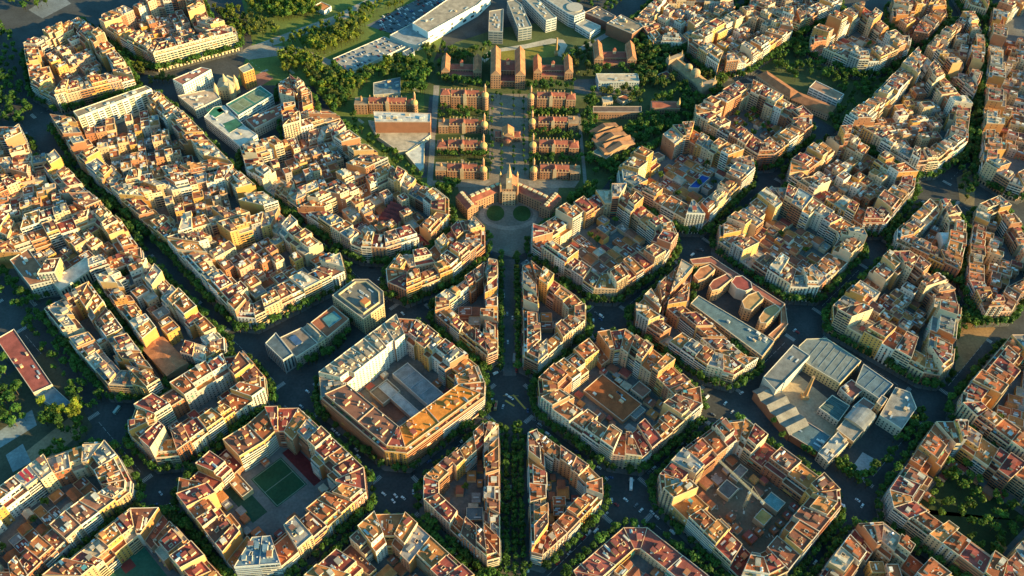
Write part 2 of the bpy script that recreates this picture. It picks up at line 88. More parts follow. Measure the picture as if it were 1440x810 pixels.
{'name': 'red_roof_row', 'cat': 'apartment building', 'label': 'row of low red terraces below long sports hall', 'poly': [(-299.7, 377.0), (-256.8, 412.4), (-246.6, 399.2), (-286.3, 360.7)], 'z': 13, 'wall': (0.5, 0.42, 0.33), 'roof': (0.34, 0.1, 0.06), 'style': 'win', 'z0': 0, 'items': 12},
{'name': 'tall_white_building', 'cat': 'apartment building', 'label': 'tall white flats with ochre gable beside spired church', 'poly': [(-392.0, 433.7), (-364.3, 458.3), (-351.8, 454.4), (-378.0, 423.0)], 'z': 25, 'wall': (0.66, 0.62, 0.52), 'roof': (0.3, 0.12, 0.08), 'style': 'win', 'z0': 0, 'items': 5},
{'name': 'ochre_tower', 'cat': 'apartment building', 'label': 'orange brick office tower beside spired church', 'poly': [(-321.1, 459.5), (-310.4, 469.9), (-302.5, 458.6), (-313.4, 449.7)], 'z': 24, 'wall': (0.5, 0.24, 0.06), 'roof': (0.3, 0.31, 0.24), 'style': 'win', 'z0': 0},
{'name': 'low_shops', 'cat': 'apartment building', 'label': 'low pale houses between green decks and tall white flats', 'poly': [(-386.2, 420.0), (-348.0, 434.7), (-336.1, 417.1), (-359.9, 393.8)], 'z': 12, 'wall': (0.6, 0.54, 0.42), 'roof': (0.4, 0.3, 0.22), 'style': 'win', 'z0': 0, 'items': 10},
{'name': 'long_slab_flats', 'cat': 'apartment building', 'label': 'long slab of flats with plain brown roof and white panels', 'poly': [(-486.6, 368.7), (-418.7, 417.9), (-410.9, 412.7), (-478.1, 358.8)], 'z': 27, 'wall': (0.62, 0.56, 0.4), 'roof': (0.27, 0.2, 0.13), 'style': 'panel', 'z0': 0, 'items': 10},
{'name': 'brick_museum', 'cat': 'museum', 'label': 'windowless brown clad museum box above pale ramped plinth', 'poly': [(-154.5, 385.8), (-88.7, 383.4), (-88.7, 367.9), (-151.1, 366.5)], 'z': 20, 'wall': (0.3, 0.13, 0.07), 'roof': (0.5, 0.46, 0.4), 'style': 'none', 'z0': 0, 'items': 14},
{'name': 'museum_plinth', 'cat': 'museum', 'label': 'pale ramped plinth roof of the brown museum', 'poly': [(-161.8, 387.8), (-149.4, 359.8), (-123.3, 334.3), (-110.7, 335.8), (-88.3, 363.7), (-90.6, 376.5)], 'z': 5, 'wall': (0.5, 0.44, 0.36), 'roof': (0.38, 0.32, 0.24), 'style': 'none', 'z0': 0},
{'name': 'museum_wedge', 'cat': 'museum', 'label': 'pale wedge roof at lower end of museum plinth', 'poly': [(-115.1, 330.2), (-94.8, 350.4), (-93.1, 306.7), (-96.7, 300.8)], 'z': 5.5, 'wall': (0.5, 0.38, 0.2), 'roof': (0.5, 0.48, 0.42), 'style': 'none', 'z0': 0},
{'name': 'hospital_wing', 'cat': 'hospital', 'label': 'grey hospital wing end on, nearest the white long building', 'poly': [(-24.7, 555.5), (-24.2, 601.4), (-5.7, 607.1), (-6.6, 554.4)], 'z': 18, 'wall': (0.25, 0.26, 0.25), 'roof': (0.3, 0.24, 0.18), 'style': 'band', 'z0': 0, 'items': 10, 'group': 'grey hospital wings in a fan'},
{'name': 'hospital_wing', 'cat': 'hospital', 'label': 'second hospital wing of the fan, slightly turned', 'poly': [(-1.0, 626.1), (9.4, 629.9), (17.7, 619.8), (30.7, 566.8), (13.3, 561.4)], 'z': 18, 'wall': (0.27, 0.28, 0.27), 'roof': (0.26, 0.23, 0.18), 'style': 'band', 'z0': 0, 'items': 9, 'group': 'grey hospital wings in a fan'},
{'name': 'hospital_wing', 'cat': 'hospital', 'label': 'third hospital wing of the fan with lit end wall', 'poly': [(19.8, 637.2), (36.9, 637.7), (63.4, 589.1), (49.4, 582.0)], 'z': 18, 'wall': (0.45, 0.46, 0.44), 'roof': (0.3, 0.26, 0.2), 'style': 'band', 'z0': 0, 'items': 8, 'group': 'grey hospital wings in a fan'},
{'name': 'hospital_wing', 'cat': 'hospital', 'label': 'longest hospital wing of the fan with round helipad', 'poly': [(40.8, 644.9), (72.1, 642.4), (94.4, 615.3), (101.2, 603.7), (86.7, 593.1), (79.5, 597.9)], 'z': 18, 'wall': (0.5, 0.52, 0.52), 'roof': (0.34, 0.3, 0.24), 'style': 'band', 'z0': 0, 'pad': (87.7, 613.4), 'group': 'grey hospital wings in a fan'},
{'name': 'research_block', 'cat': 'hospital', 'label': 'brown windowless research box with solar rows on roof', 'poly': [(127.4, 579.4), (147.6, 600.0), (175.7, 574.3), (158.4, 556.0)], 'z': 17, 'wall': (0.26, 0.12, 0.07), 'roof': (0.25, 0.2, 0.14), 'style': 'none', 'z0': 0, 'items': 12},
{'name': 'research_annex', 'cat': 'hospital', 'label': 'lower brown annex behind the research box', 'poly': [(101.2, 611.6), (119.2, 627.6), (142.0, 604.4), (128.8, 590.6)], 'z': 12, 'wall': (0.24, 0.1, 0.07), 'roof': (0.16, 0.13, 0.11), 'style': 'none', 'z0': 0, 'items': 6},
{'name': 'hospital_low_wing', 'cat': 'hospital', 'label': 'low white wing below longest hospital wing', 'poly': [(88.1, 589.1), (100.9, 601.2), (121.2, 585.2), (106.3, 568.4)], 'z': 9, 'wall': (0.68, 0.66, 0.62), 'roof': (0.4, 0.36, 0.3), 'style': 'band', 'z0': 0},
{'name': 'outpatient_building', 'cat': 'hospital', 'label': 'long white angled hospital front with scattered square windows', 'poly': [(-122.2, 571.8), (-101.1, 551.5), (-39.3, 617.9), (-22.8, 648.0), (-56.4, 661.2)], 'z': 17, 'wall': (0.72, 0.72, 0.68), 'roof': (0.33, 0.27, 0.2), 'style': 'few', 'z0': 0, 'items': 5},
{'name': 'hospital_terrace', 'cat': 'hospital', 'label': 'lower roof terrace at the end of white angled front', 'poly': [(-150.7, 557.5), (-123.6, 585.9), (-102.2, 565.4), (-98.7, 551.1), (-114.1, 536.4), (-126.9, 540.8)], 'z': 8, 'wall': (0.6, 0.57, 0.5), 'roof': (0.24, 0.25, 0.25), 'style': 'none', 'z0': 0},
{'name': 'parking_deck', 'cat': 'car park', 'label': 'pale roof car park deck full of cars', 'poly': [(-217.7, 510.2), (-158.5, 560.2), (-128.1, 540.5), (-193.6, 482.6)], 'z': 4, 'wall': (0.6, 0.56, 0.48), 'roof': (0.3, 0.28, 0.25), 'style': 'none', 'z0': 0},
{'name': 'library_building', 'cat': 'hospital', 'label': 'pale blue low hospital block behind brick pavilions', 'poly': [(107.4, 477.8), (159.0, 479.1), (159.2, 463.2), (109.7, 460.5)], 'z': 11, 'wall': (0.45, 0.5, 0.5), 'roof': (0.42, 0.34, 0.25), 'style': 'win', 'z0': 0, 'items': 4},
{'name': 'gate_lodge', 'cat': 'house', 'label': 'small white kiosk at end of hospital terrace', 'poly': [(-132.4, 526.4), (-120.6, 537.6), (-117.2, 526.8), (-125.5, 517.4)], 'z': 5, 'wall': (0.68, 0.66, 0.62), 'roof': (0.1, 0.13, 0.15), 'style': 'none', 'z0': 0},
{'name': 'park_cottage', 'cat': 'house', 'label': 'white cottage with orange roof above the pale road', 'poly': [(-256.8, 625.5), (-247.9, 636.1), (-233.5, 626.2), (-241.3, 614.0)], 'z': 6, 'wall': (0.68, 0.66, 0.62), 'roof': (0.5, 0.2, 0.07), 'style': 'win', 'z0': 0},
{'name': 'grey_workshop', 'cat': 'workshop', 'label': 'low grey roofed workshop among hospital trees', 'poly': [(-162.8, 460.3), (-131.1, 472.6), (-128.8, 441.4), (-160.5, 436.4)], 'z': 5, 'wall': (0.35, 0.33, 0.3), 'roof': (0.15, 0.18, 0.19), 'style': 'none', 'z0': 0, 'items': 5},
{'name': 'low_range', 'cat': 'school', 'label': 'low brown roofed brick range between right garden pavilions', 'poly': [(99.9, 414.2), (157.2, 415.6), (156.1, 404.8), (99.2, 403.5)], 'z': 10, 'wall': (0.36, 0.2, 0.12), 'roof': (0.13, 0.09, 0.07), 'style': 'win', 'z0': 0},
{'name': 'sanatorium', 'cat': 'hospital', 'label': 'stepped brick hospital range with several gables under trees', 'poly': [(94.0, 351.7), (106.0, 373.5), (129.8, 365.1), (143.3, 352.8), (131.3, 336.4), (106.7, 327.3)], 'z': 13, 'wall': (0.4, 0.25, 0.15), 'roof': (0.24, 0.12, 0.065), 'style': 'win', 'z0': 0, 'gables': 5},
{'name': 'sanatorium_annex', 'cat': 'hospital', 'label': 'flat roofed square annex below the gabled range', 'poly': [(93.1, 331.7), (115.5, 353.3), (129.3, 344.8), (108.2, 321.1)], 'z': 9, 'wall': (0.4, 0.27, 0.17), 'roof': (0.2, 0.2, 0.15), 'style': 'win', 'z0': 0, 'sky': ((0.15, 0.4, 0.42), [(107.9, 338.2), (115.4, 342.1), (117.4, 337.2), (109.9, 333.3)])},
{'name': 'yard_range', 'cat': 'factory hall', 'label': 'maroon roofed small range beside the yellow walled hall', 'poly': [(295.3, 12.8), (308.0, 22.3), (317.7, 12.2), (303.2, 0.5)], 'z': 9, 'wall': (0.55, 0.47, 0.36), 'roof': (0.24, 0.09, 0.07), 'style': 'win', 'z0': 0, 'items': 3},
{'name': 'yard_cube', 'cat': 'factory hall', 'label': 'white cube with brown top next to slim stair tower', 'poly': [(300.5, -9.1), (312.5, 0.8), (321.1, -7.4), (309.7, -17.2)], 'z': 12, 'wall': (0.66, 0.63, 0.56), 'roof': (0.25, 0.12, 0.09), 'style': 'win', 'z0': 0},
{'name': 'link_block', 'cat': 'factory hall', 'label': 'ochre trimmed link block between vaulted hall and white annex', 'poly': [(281.2, -31.4), (292.0, -20.4), (304.4, -32.7), (292.8, -44.2)], 'z': 10, 'wall': (0.5, 0.33, 0.16), 'roof': (0.26, 0.23, 0.19), 'style': 'win', 'z0': 0},
{'name': 'cottage', 'cat': 'house', 'label': 'small pale cottage with flat roof among trees below the library block', 'poly': [(112.2, 439.0), (124.4, 442.1), (125.3, 431.0), (113.1, 428.0)], 'z': 5, 'wall': (0.5, 0.4, 0.28), 'roof': (0.4, 0.35, 0.28), 'style': 'win', 'z0': 0},
{'name': 'cottage', 'cat': 'house', 'label': 'small red roofed cottage among trees below the library block', 'poly': [(129.2, 438.0), (141.9, 445.3), (149.0, 438.5), (137.1, 429.9)], 'z': 5, 'wall': (0.5, 0.4, 0.28), 'roof': (0.32, 0.11, 0.06), 'style': 'win', 'z0': 0},
{'name': 'cottage', 'cat': 'house', 'label': 'small brown roofed lodge on dark slope by the sanatorium', 'poly': [(151.6, 329.2), (168.8, 339.3), (176.0, 332.1), (158.7, 320.8)], 'z': 5, 'wall': (0.5, 0.4, 0.28), 'roof': (0.25, 0.14, 0.09), 'style': 'win', 'z0': 0},
{'name': 'cottage', 'cat': 'house', 'label': 'grey roofed lodge at lower edge of the hospital wood', 'poly': [(183.4, 375.0), (196.3, 385.7), (203.6, 378.0), (190.8, 367.4)], 'z': 5, 'wall': (0.5, 0.4, 0.28), 'roof': (0.24, 0.23, 0.21), 'style': 'win', 'z0': 0},
{'name': 'cottage', 'cat': 'house', 'label': 'maroon roofed pavilion beside the grey brown church', 'poly': [(185.2, 486.8), (197.6, 494.5), (202.3, 482.8), (190.0, 475.2)], 'z': 5, 'wall': (0.5, 0.4, 0.28), 'roof': (0.24, 0.07, 0.06), 'style': 'win', 'z0': 0},
{'name': 'blue_canopy', 'cat': 'canopy', 'label': 'bright blue flat canopy roof in yard of blue canopy yard block', 'poly': [(195.0, 278.3), (212.7, 299.4), (221.5, 294.9), (205.7, 277.3)], 'z': 7, 'wall': (0.5, 0.5, 0.48), 'roof': (0.02, 0.07, 0.3), 'style': 'none', 'z0': 0},
{'name': 'sawtooth_works', 'cat': 'factory hall', 'label': 'maroon sawtooth roofs inside small factory roofs block', 'poly': [(-135.3, 222.9), (-121.2, 239.1), (-102.7, 240.5), (-114.1, 214.8)], 'z': 8, 'wall': (0.45, 0.3, 0.2), 'roof': (0.2, 0.05, 0.045), 'style': 'none', 'z0': 0, 'saw': 5}]
PATCHES=[
{'name': 'park_ground', 'poly': [(-330.0, 458.5), (-324.7, 548.7), (-356.7, 647.8), (-242.4, 725.0), (-73.5, 730.9), (-85.7, 555.6), (-99.7, 478.9), (-56.6, 241.1), (-40.8, 209.6), (-193.4, 386.9), (-236.3, 461.0)], 'col': (0.11, 0.15, 0.035), 'z': 0.006, 'tex': 'grass'},
{'name': 'park_ground', 'poly': [(-104.9, 493.5), (-67.5, 556.1), (-12.8, 590.2), (129.9, 628.4), (171.3, 563.0), (259.4, 533.8), (229.4, 390.1), (123.3, 318.7), (62.5, 211.3), (-40.8, 209.6), (-90.3, 308.3)], 'col': (0.075, 0.095, 0.035), 'z': 0.01, 'tex': 'grass'},
{'name': 'park_ground', 'poly': [(311.6, 519.8), (381.6, 593.6), (490.8, 479.6), (395.1, 380.7), (361.9, 419.9)], 'col': (0.075, 0.095, 0.035), 'z': 0.01, 'tex': 'grass'},
{'name': 'plaza', 'poly': [(-22.6, 449.4), (23.8, 450.5), (22.7, 296.5), (-21.1, 295.6)], 'col': (0.2, 0.165, 0.125), 'z': 0.03, 'tex': 'plain'},
{'name': 'plaza', 'poly': [(-58.5, 294.9), (58.7, 297.2), (45.1, 242.9), (36.1, 195.5), (3.2, 177.8), (-34.6, 194.3), (-45.4, 241.3)], 'col': (0.18, 0.155, 0.125), 'z': 0.022, 'tex': 'plain'},
{'name': 'lawn', 'poly': [(-81.9, 327.7), (-19.8, 329.0), (-19.7, 314.5), (-81.2, 313.3)], 'col': (0.035, 0.06, 0.02), 'z': 0.03, 'tex': 'grass'},
{'name': 'lawn', 'poly': [(-83.9, 370.0), (-20.2, 371.4), (-20.1, 356.2), (-83.2, 354.8)], 'col': (0.035, 0.06, 0.02), 'z': 0.03, 'tex': 'grass'},
{'name': 'path', 'poly': [(-54.5, 370.7), (-51.3, 370.7), (-48.4, 354.3), (-52.4, 354.2)], 'col': (0.25, 0.22, 0.18), 'z': 0.04, 'tex': 'plain'},
{'name': 'path', 'poly': [(-53.3, 328.3), (-50.1, 328.3), (-46.5, 312.8), (-51.2, 312.7)], 'col': (0.25, 0.22, 0.18), 'z': 0.04, 'tex': 'plain'},
{'name': 'path', 'poly': [(21.1, 294.1), (78.2, 295.3), (72.1, 283.6), (23.2, 282.7)], 'col': (0.25, 0.22, 0.18), 'z': 0.03, 'tex': 'plain'},
{'name': 'path', 'poly': [(-85.6, 292.0), (-19.5, 293.3), (-27.2, 284.0), (-79.6, 280.7)], 'col': (0.25, 0.22, 0.18), 'z': 0.03, 'tex': 'plain'},
{'name': 'path', 'poly': [(80.5, 480.7), (119.5, 484.7), (129.4, 499.8), (160.8, 456.8), (103.9, 448.3), (80.9, 454.8)], 'col': (0.12, 0.11, 0.1), 'z': 0.02, 'tex': 'plain'},
{'name': 'path', 'poly': [(-90.3, 464.7), (-83.4, 464.9), (-82.8, 282.9), (-88.9, 282.8)], 'col': (0.25, 0.23, 0.2), 'z': 0.02, 'tex': 'plain'},
{'name': 'path', 'poly': [(-94.3, 443.3), (-90.1, 443.5), (-89.7, 296.6), (-95.9, 296.5)], 'col': (0.08, 0.08, 0.085), 'z': 0.024, 'tex': 'plain'},
{'name': 'path', 'poly': [(82.2, 413.3), (85.5, 413.4), (86.3, 286.2), (82.4, 286.1)], 'col': (0.25, 0.23, 0.2), 'z': 0.02, 'tex': 'plain'},
{'name': 'path', 'poly': [(-35.0, 522.6), (-21.7, 541.6), (23.8, 555.5), (56.3, 569.3), (71.9, 566.5), (76.9, 553.9), (68.5, 528.5), (62.3, 531.5), (67.6, 550.4), (63.4, 559.9), (28.3, 547.7), (-17.1, 532.4), (-28.6, 513.6)], 'col': (0.4, 0.36, 0.29), 'z': 0.02, 'tex': 'plain'},
{'name': 'lawn', 'poly': [(-19.9, 535.4), (23.7, 546.0), (65.1, 556.7), (59.4, 528.3), (5.3, 520.6), (-17.0, 517.0)], 'col': (0.2, 0.17, 0.03), 'z': 0.026, 'tex': 'grass'},
{'name': 'path', 'poly': [(68.5, 528.5), (177.9, 629.8), (182.0, 623.1), (77.4, 525.7)], 'col': (0.26, 0.25, 0.24), 'z': 0.02, 'tex': 'plain'},
{'name': 'car_park', 'poly': [(-184.7, 591.7), (-123.7, 655.3), (-71.4, 671.4), (-56.3, 648.6), (-141.3, 570.0)], 'col': (0.11, 0.12, 0.13), 'z': 0.02, 'tex': 'plain'},
{'name': 'road', 'poly': [(-327.5, 539.2), (-229.0, 613.8), (-177.6, 667.9), (-160.3, 668.4), (-218.1, 600.6), (-315.2, 530.2)], 'col': (0.3, 0.27, 0.22), 'z': 0.024, 'tex': 'plain'},
{'name': 'road', 'poly': [(-342.3, 523.3), (-326.3, 542.3), (-265.1, 540.9), (-216.6, 511.5), (-222.5, 502.3), (-267.5, 526.9), (-322.5, 511.6)], 'col': (0.24, 0.21, 0.18), 'z': 0.02, 'tex': 'plain'},
{'name': 'plaza', 'poly': [(-319.3, 470.3), (-299.2, 488.3), (-285.5, 474.1), (-308.7, 445.0)], 'col': (0.3, 0.13, 0.09), 'z': 0.02, 'tex': 'plain'},
{'name': 'sports_ground', 'poly': [(-628.8, 614.9), (-606.5, 660.9), (-578.6, 631.9), (-604.0, 595.5)], 'col': (0.15, 0.17, 0.18), 'z': 0.02, 'tex': 'plain'},
{'name': 'playground', 'poly': [(-439.2, -37.0), (-415.1, -10.7), (-405.6, -26.7), (-433.2, -53.6)], 'col': (0.19, 0.23, 0.245), 'z': 0.02, 'tex': 'plain'},
{'name': 'playground', 'poly': [(-421.6, -56.3), (-411.3, -45.2), (-398.2, -62.9), (-410.1, -72.4)], 'col': (0.22, 0.26, 0.27), 'z': 0.024, 'tex': 'plain'},
{'name': 'playground', 'poly': [(-408.7, -56.2), (-379.5, -17.0), (-364.3, -31.3), (-393.6, -74.9)], 'col': (0.3, 0.2, 0.12), 'z': 0.016, 'tex': 'plain'},
{'name': 'park_ground', 'poly': [(-471.3, 0.7), (-421.4, 56.3), (-358.1, -27.7), (-363.8, -48.9), (-380.3, -89.3), (-448.6, -89.7)], 'col': (0.07, 0.07, 0.045), 'z': 0.01, 'tex': 'grass'},
{'name': 'park_ground', 'poly': [(427.6, 83.5), (455.4, 110.5), (468.1, 91.0), (418.3, 41.3), (411.0, 37.1)], 'col': (0.28, 0.17, 0.08), 'z': 0.012, 'tex': 'plain'},
{'name': 'plaza', 'poly': [(235.0, 7.6), (263.4, 35.5), (303.4, -14.5), (275.2, -40.2)], 'col': (0.34, 0.27, 0.18), 'z': 0.16, 'tex': 'plain'},
{'name': 'basketball_court', 'poly': [(283.2, -70.1), (302.9, -47.8), (313.6, -56.1), (296.1, -74.0)], 'col': (0.33, 0.35, 0.36), 'z': 0.17, 'tex': 'plain'},
{'name': 'park_ground', 'poly': [(501.5, 308.4), (529.6, 327.0), (505.9, 262.3), (492.0, 267.7)], 'col': (0.16, 0.13, 0.08), 'z': 0.012, 'tex': 'plain'}]
MISC={'pav': [(-79.5, -23.4, 295.6, 2, 1, 'domed brick pavilion nearest the gatehouse, shadow side row'), (-79.9, -23.9, 336.3, 2, 1, 'domed brick pavilion second from gatehouse, shadow side row'), (-80.0, -23.5, 373.9, 2, 1, 'domed brick pavilion third from gatehouse, shadow side row'), (-79.6, -23.2, 418.9, 4, 1, 'tall domed brick pavilion at far end of shadow side row'), (23.5, 78.3, 296.5, 2, -1, 'domed brick pavilion nearest the gatehouse, sunny side row'), (23.5, 79.0, 338.5, 2, -1, 'domed brick pavilion second from gatehouse, sunny side row'), (23.4, 80.5, 380.1, 2, -1, 'domed brick pavilion third from gatehouse, sunny side row'), (22.4, 79.1, 417.3, 4, -1, 'tall domed brick pavilion at far end of sunny side row'), (-179.1, -104.2, 407.1, 3, 1, 'domed brick pavilion standing behind the brown museum')], 'conv': [(-21.0, 459.3), (20.5, 460.4)], 'convL': [(-81.3, 476.5), (-32.5, 477.8)], 'convR': [(31.3, 478.0), (79.5, 479.2)], 'convRR': [(107.4, 502.2), (159.5, 506.6)], 'surg': [(-15.2, 356.3), (14.0, 356.9)], 'adm': [(-0.1, 257.4), (-41.5, 239.2), (41.3, 242.8), (-9.3, 257.3), (8.2, 257.6)], 'villa': [(168.9, 409.9), (201.9, 410.7)], 'church2': [(213.6, 475.4), (240.1, 451.7), (232.3, 502.5)], 'church': (-332.6, 437.4), 'ptrees': [(-19.1, 434.1), (-19.0, 427.2), (-19.6, 394.9), (-19.5, 387.0), (18.4, 435.0), (18.3, 425.3), (18.7, 395.7), (17.7, 382.6), (-8.8, 438.5), (6.6, 443.1), (6.5, 430.6), (-7.9, 403.1), (7.1, 400.8), (-18.4, 350.0), (-18.3, 343.7), (17.2, 347.0), (17.0, 338.3), (-19.7, 313.3), (-19.6, 303.9), (18.3, 316.5), (18.1, 304.6), (-7.0, 314.8), (-7.9, 342.7), (5.8, 344.3), (6.4, 315.1), (-8.0, 417.9), (6.4, 418.2), (-18.9, 410.9), (-18.6, 371.5), (-18.5, 362.5), (18.1, 411.8), (17.5, 372.3), (17.4, 363.3), (-18.2, 331.4), (-18.2, 323.0), (16.9, 327.3), (17.2, 353.2), (-14.0, 441.2), (13.4, 441.8), (-7.9, 331.7), (5.7, 327.1), (-7.8, 322.0), (5.8, 335.6), (-7.8, 306.5), (5.5, 305.5)], 'redcan': (-379.9, -97.1), 'chim': [(264.8, 8.7), (61.4, 533.0)], 'crane': [(204.2, -99.7)]}

PI=math.pi
sc=bpy.context.scene; col=sc.collection
(CF,CP,CYAW,CROLL,CAMX,CAMY,CAMZ),CR,CU,CW=CAM
SUN_EL=16.0; SUN_AZ=-14.0     # azimuth of the sun seen from above, measured from +X
# ---------------------------------------------------------------- materials
def mat(name, rough=.85, noise=(0.05,.25), attr=True, metal=0, base=(.5,.5,.5), spec=.3, streak=False):
    m=bpy.data.materials.new(name); m.use_nodes=True; nt=m.node_tree; b=nt.nodes['Principled BSDF']
    b.inputs['Roughness'].default_value=rough; b.inputs['Metallic'].default_value=metal; b.inputs['Specular IOR Level'].default_value=spec
    N=nt.nodes.new
    if attr:
        a=N('ShaderNodeAttribute'); a.attribute_name='Col'; c=a.outputs['Color']
    else:
        a=N('ShaderNodeRGB'); a.outputs[0].default_value=(*base,1); c=a.outputs[0]
    g=N('ShaderNodeNewGeometry'); last=c
    for sc_,am in ((noise[0],noise[1]),(noise[0]*9,noise[1]*.8)):
        n=N('ShaderNodeTexNoise'); n.inputs['Scale'].default_value=sc_; n.inputs['Detail'].default_value=4
        nt.links.new(g.outputs['Position'],n.inputs['Vector'])
        r=N('ShaderNodeMapRange'); r.inputs['From Min'].default_value=.3; r.inputs['From Max'].default_value=.7
        r.inputs['To Min'].default_value=1-am; r.inputs['To Max'].default_value=1+am
        nt.links.new(n.outputs['Fac'],r.inputs['Value'])
        mx=N('ShaderNodeMix'); mx.data_type='RGBA'; mx.blend_type='MULTIPLY'; mx.inputs['Factor'].default_value=1
        nt.links.new(last,mx.inputs['A']); nt.links.new(r.outputs['Result'],mx.inputs['B']); last=mx.outputs['Result']
    nt.links.new(last,b.inputs['Base Color'])
    return m
M_WALL=mat('plaster',.9,(.12,.10)); M_ROOF=mat('roof_tiles',.85,(.16,.28)); M_GLASS=mat('window_glass',.12,(.2,.3),spec=.5)
M_METAL=mat('painted_metal',.4,(.3,.08),spec=.5); M_GROUND=mat('ground_cover',.95,(.05,.25))
MATS=[M_WALL,M_ROOF,M_GLASS,M_METAL,M_GROUND]
WALL,ROOF,GLASS,METAL,GROUND=range(5)
def leafmat():
    m=bpy.data.materials.new('leaves'); m.use_nodes=True; nt=m.node_tree; b=nt.nodes['Principled BSDF']; N=nt.nodes.new
    b.inputs['Roughness'].default_value=.6; b.inputs['Specular IOR Level'].default_value=.25
    a=N('ShaderNodeAttribute'); a.attribute_name='Col'; oi=N('ShaderNodeObjectInfo')
    mr=N('ShaderNodeMapRange'); mr.inputs['To Min'].default_value=.5; mr.inputs['To Max'].default_value=1.65
    nt.links.new(oi.outputs['Random'],mr.inputs['Value'])
    mx=N('ShaderNodeMix'); mx.data_type='RGBA'; mx.blend_type='MULTIPLY'; mx.inputs['Factor'].default_value=1
    nt.links.new(a.outputs['Color'],mx.inputs['A']); nt.links.new(mr.outputs['Result'],mx.inputs['B'])
    nt.links.new(mx.outputs['Result'],b.inputs['Base Color'])
    t=N('ShaderNodeBsdfTranslucent'); nt.links.new(mx.outputs['Result'],t.inputs['Color'])
    ms=N('ShaderNodeMixShader'); ms.inputs[0].default_value=.42
    nt.links.new(b.outputs[0],ms.inputs[1]); nt.links.new(t.outputs[0],ms.inputs[2]); nt.links.new(ms.outputs[0],nt.nodes['Material Output'].inputs[0])
    return m
M_LEAF=leafmat()
# ---------------------------------------------------------------- mesh builder
class MB:
    def __init__(s): s.v=[]; s.f=[]; s.m=[]; s.c=[]
    def face(s,pts,m,c):
        n=len(s.v); s.v.extend(pts); s.f.append(tuple(range(n,n+len(pts)))); s.m.append(m); s.c.append(c)
    def boxa(s,x,y,z,ux,uy,w,d,h,m,c,tm=None,tc=None,bottom=False):
        # centred at x,y, standing on z, axes ux (width) and its left normal (depth)
        px,py=-uy,ux; a=w/2; b=d/2
        q=[(x-ux*a-px*b,y-uy*a-py*b),(x+ux*a-px*b,y+uy*a-py*b),(x+ux*a+px*b,y+uy*a+py*b),(x-ux*a+px*b,y-uy*a+py*b)]
        s.prism(q,z,z+h,m,c,m if tm is None else tm,c if tc is None else tc,bottom)
    def prism(s,q,z0,z1,m,c,tm,tc,bottom=False,sides=True):
        n=len(q)
        if sides:
            for i in range(n):
                a=q[i]; b=q[(i+1)%n]
                s.face([(*a,z0),(*b,z0),(*b,z1),(*a,z1)],m,c)
        s.face([(*p,z1) for p in q],tm,tc)
        if bottom: s.face([(*p,z0) for p in reversed(q)],m,c)
    def cyl(s,x,y,z0,z1,r0,r1,m,c,n=12,cap=True):
        A=[(math.cos(2*PI*k/n),math.sin(2*PI*k/n)) for k in range(n)]
        for k in range(n):
            a=A[k]; b=A[(k+1)%n]
            s.face([(x+a[0]*r0,y+a[1]*r0,z0),(x+b[0]*r0,y+b[1]*r0,z0),(x+b[0]*r1,y+b[1]*r1,z1),(x+a[0]*r1,y+a[1]*r1,z1)],m,c)
        if cap and r1>.02: s.face([(x+a[0]*r1,y+a[1]*r1,z1) for a in A],m,c)
    def dome(s,x,y,z,r,h,m,c,n=12,k=4):
        for i in range(k):
            a0=PI/2*i/k; a1=PI/2*(i+1)/k
            s.cyl(x,y,z+h*math.sin(a0),z+h*math.sin(a1),r*math.cos(a0),max(r*math.cos(a1),.01),m,c,n,False)
    def tube(s,p,q,r,m,c,n=6):
        p=Vector(p);q=Vector(q);d=(q-p).normalized(); u=d.orthogonal().normalized(); w=d.cross(u)
        R=[(u*math.cos(2*PI*k/n)+w*math.sin(2*PI*k/n))*r for k in range(n)]
        for k in range(n): s.face([tuple(p+R[k]),tuple(p+R[(k+1)%n]),tuple(q+R[(k+1)%n]),tuple(q+R[k])],m,c)
        s.face([tuple(q+R[k]) for k in range(n)],m,c)
    def add(s,o):
        n=len(s.v); s.v.extend(o.v); s.f.extend(tuple(i+n for i in f) for f in o.f); s.m.extend(o.m); s.c.extend(o.c)
    def mesh(s,name,off=(0,0,0),mats=None):
        me=bpy.data.meshes.new(name); n=len(s.v)
        v=np.array(s.v,dtype=np.float32).reshape(-1,3)-np.array(off,dtype=np.float32)
        lens=np.fromiter((len(f) for f in s.f),dtype=np.int32,count=len(s.f))
        me.vertices.add(n); me.vertices.foreach_set('co',v.ravel())
        me.loops.add(int(lens.sum())); me.polygons.add(len(s.f))
        me.loops.foreach_set('vertex_index',np.fromiter((i for f in s.f for i in f),dtype=np.int32,count=int(lens.sum())))
        me.polygons.foreach_set('loop_start',np.concatenate(([0],np.cumsum(lens)[:-1])).astype(np.int32))
        for m in (mats or MATS): me.materials.append(m)
        me.polygons.foreach_set('material_index',np.array(s.m,dtype=np.int32))
        at=me.attributes.new('Col','FLOAT_COLOR','FACE')
        at.data.foreach_set('color',np.array([(c[0],c[1],c[2],1.) for c in s.c],dtype=np.float32).ravel())
        me.update(calc_edges=True)
        return me
def link(name,data,parent=None,loc=(0,0,0),rz=0):
    o=bpy.data.objects.new(name,data); o.location=loc
    if rz: o.rotation_euler=(0,0,rz)
    if parent is not None: o.parent=parent
    col.objects.link(o); return o
def tag(o,label=None,cat=None,group=None,kind=None):
    if label: o['label']=label
    if cat: o['category']=cat
    if group: o['group']=group
    if kind: o['kind']=kind
    return o
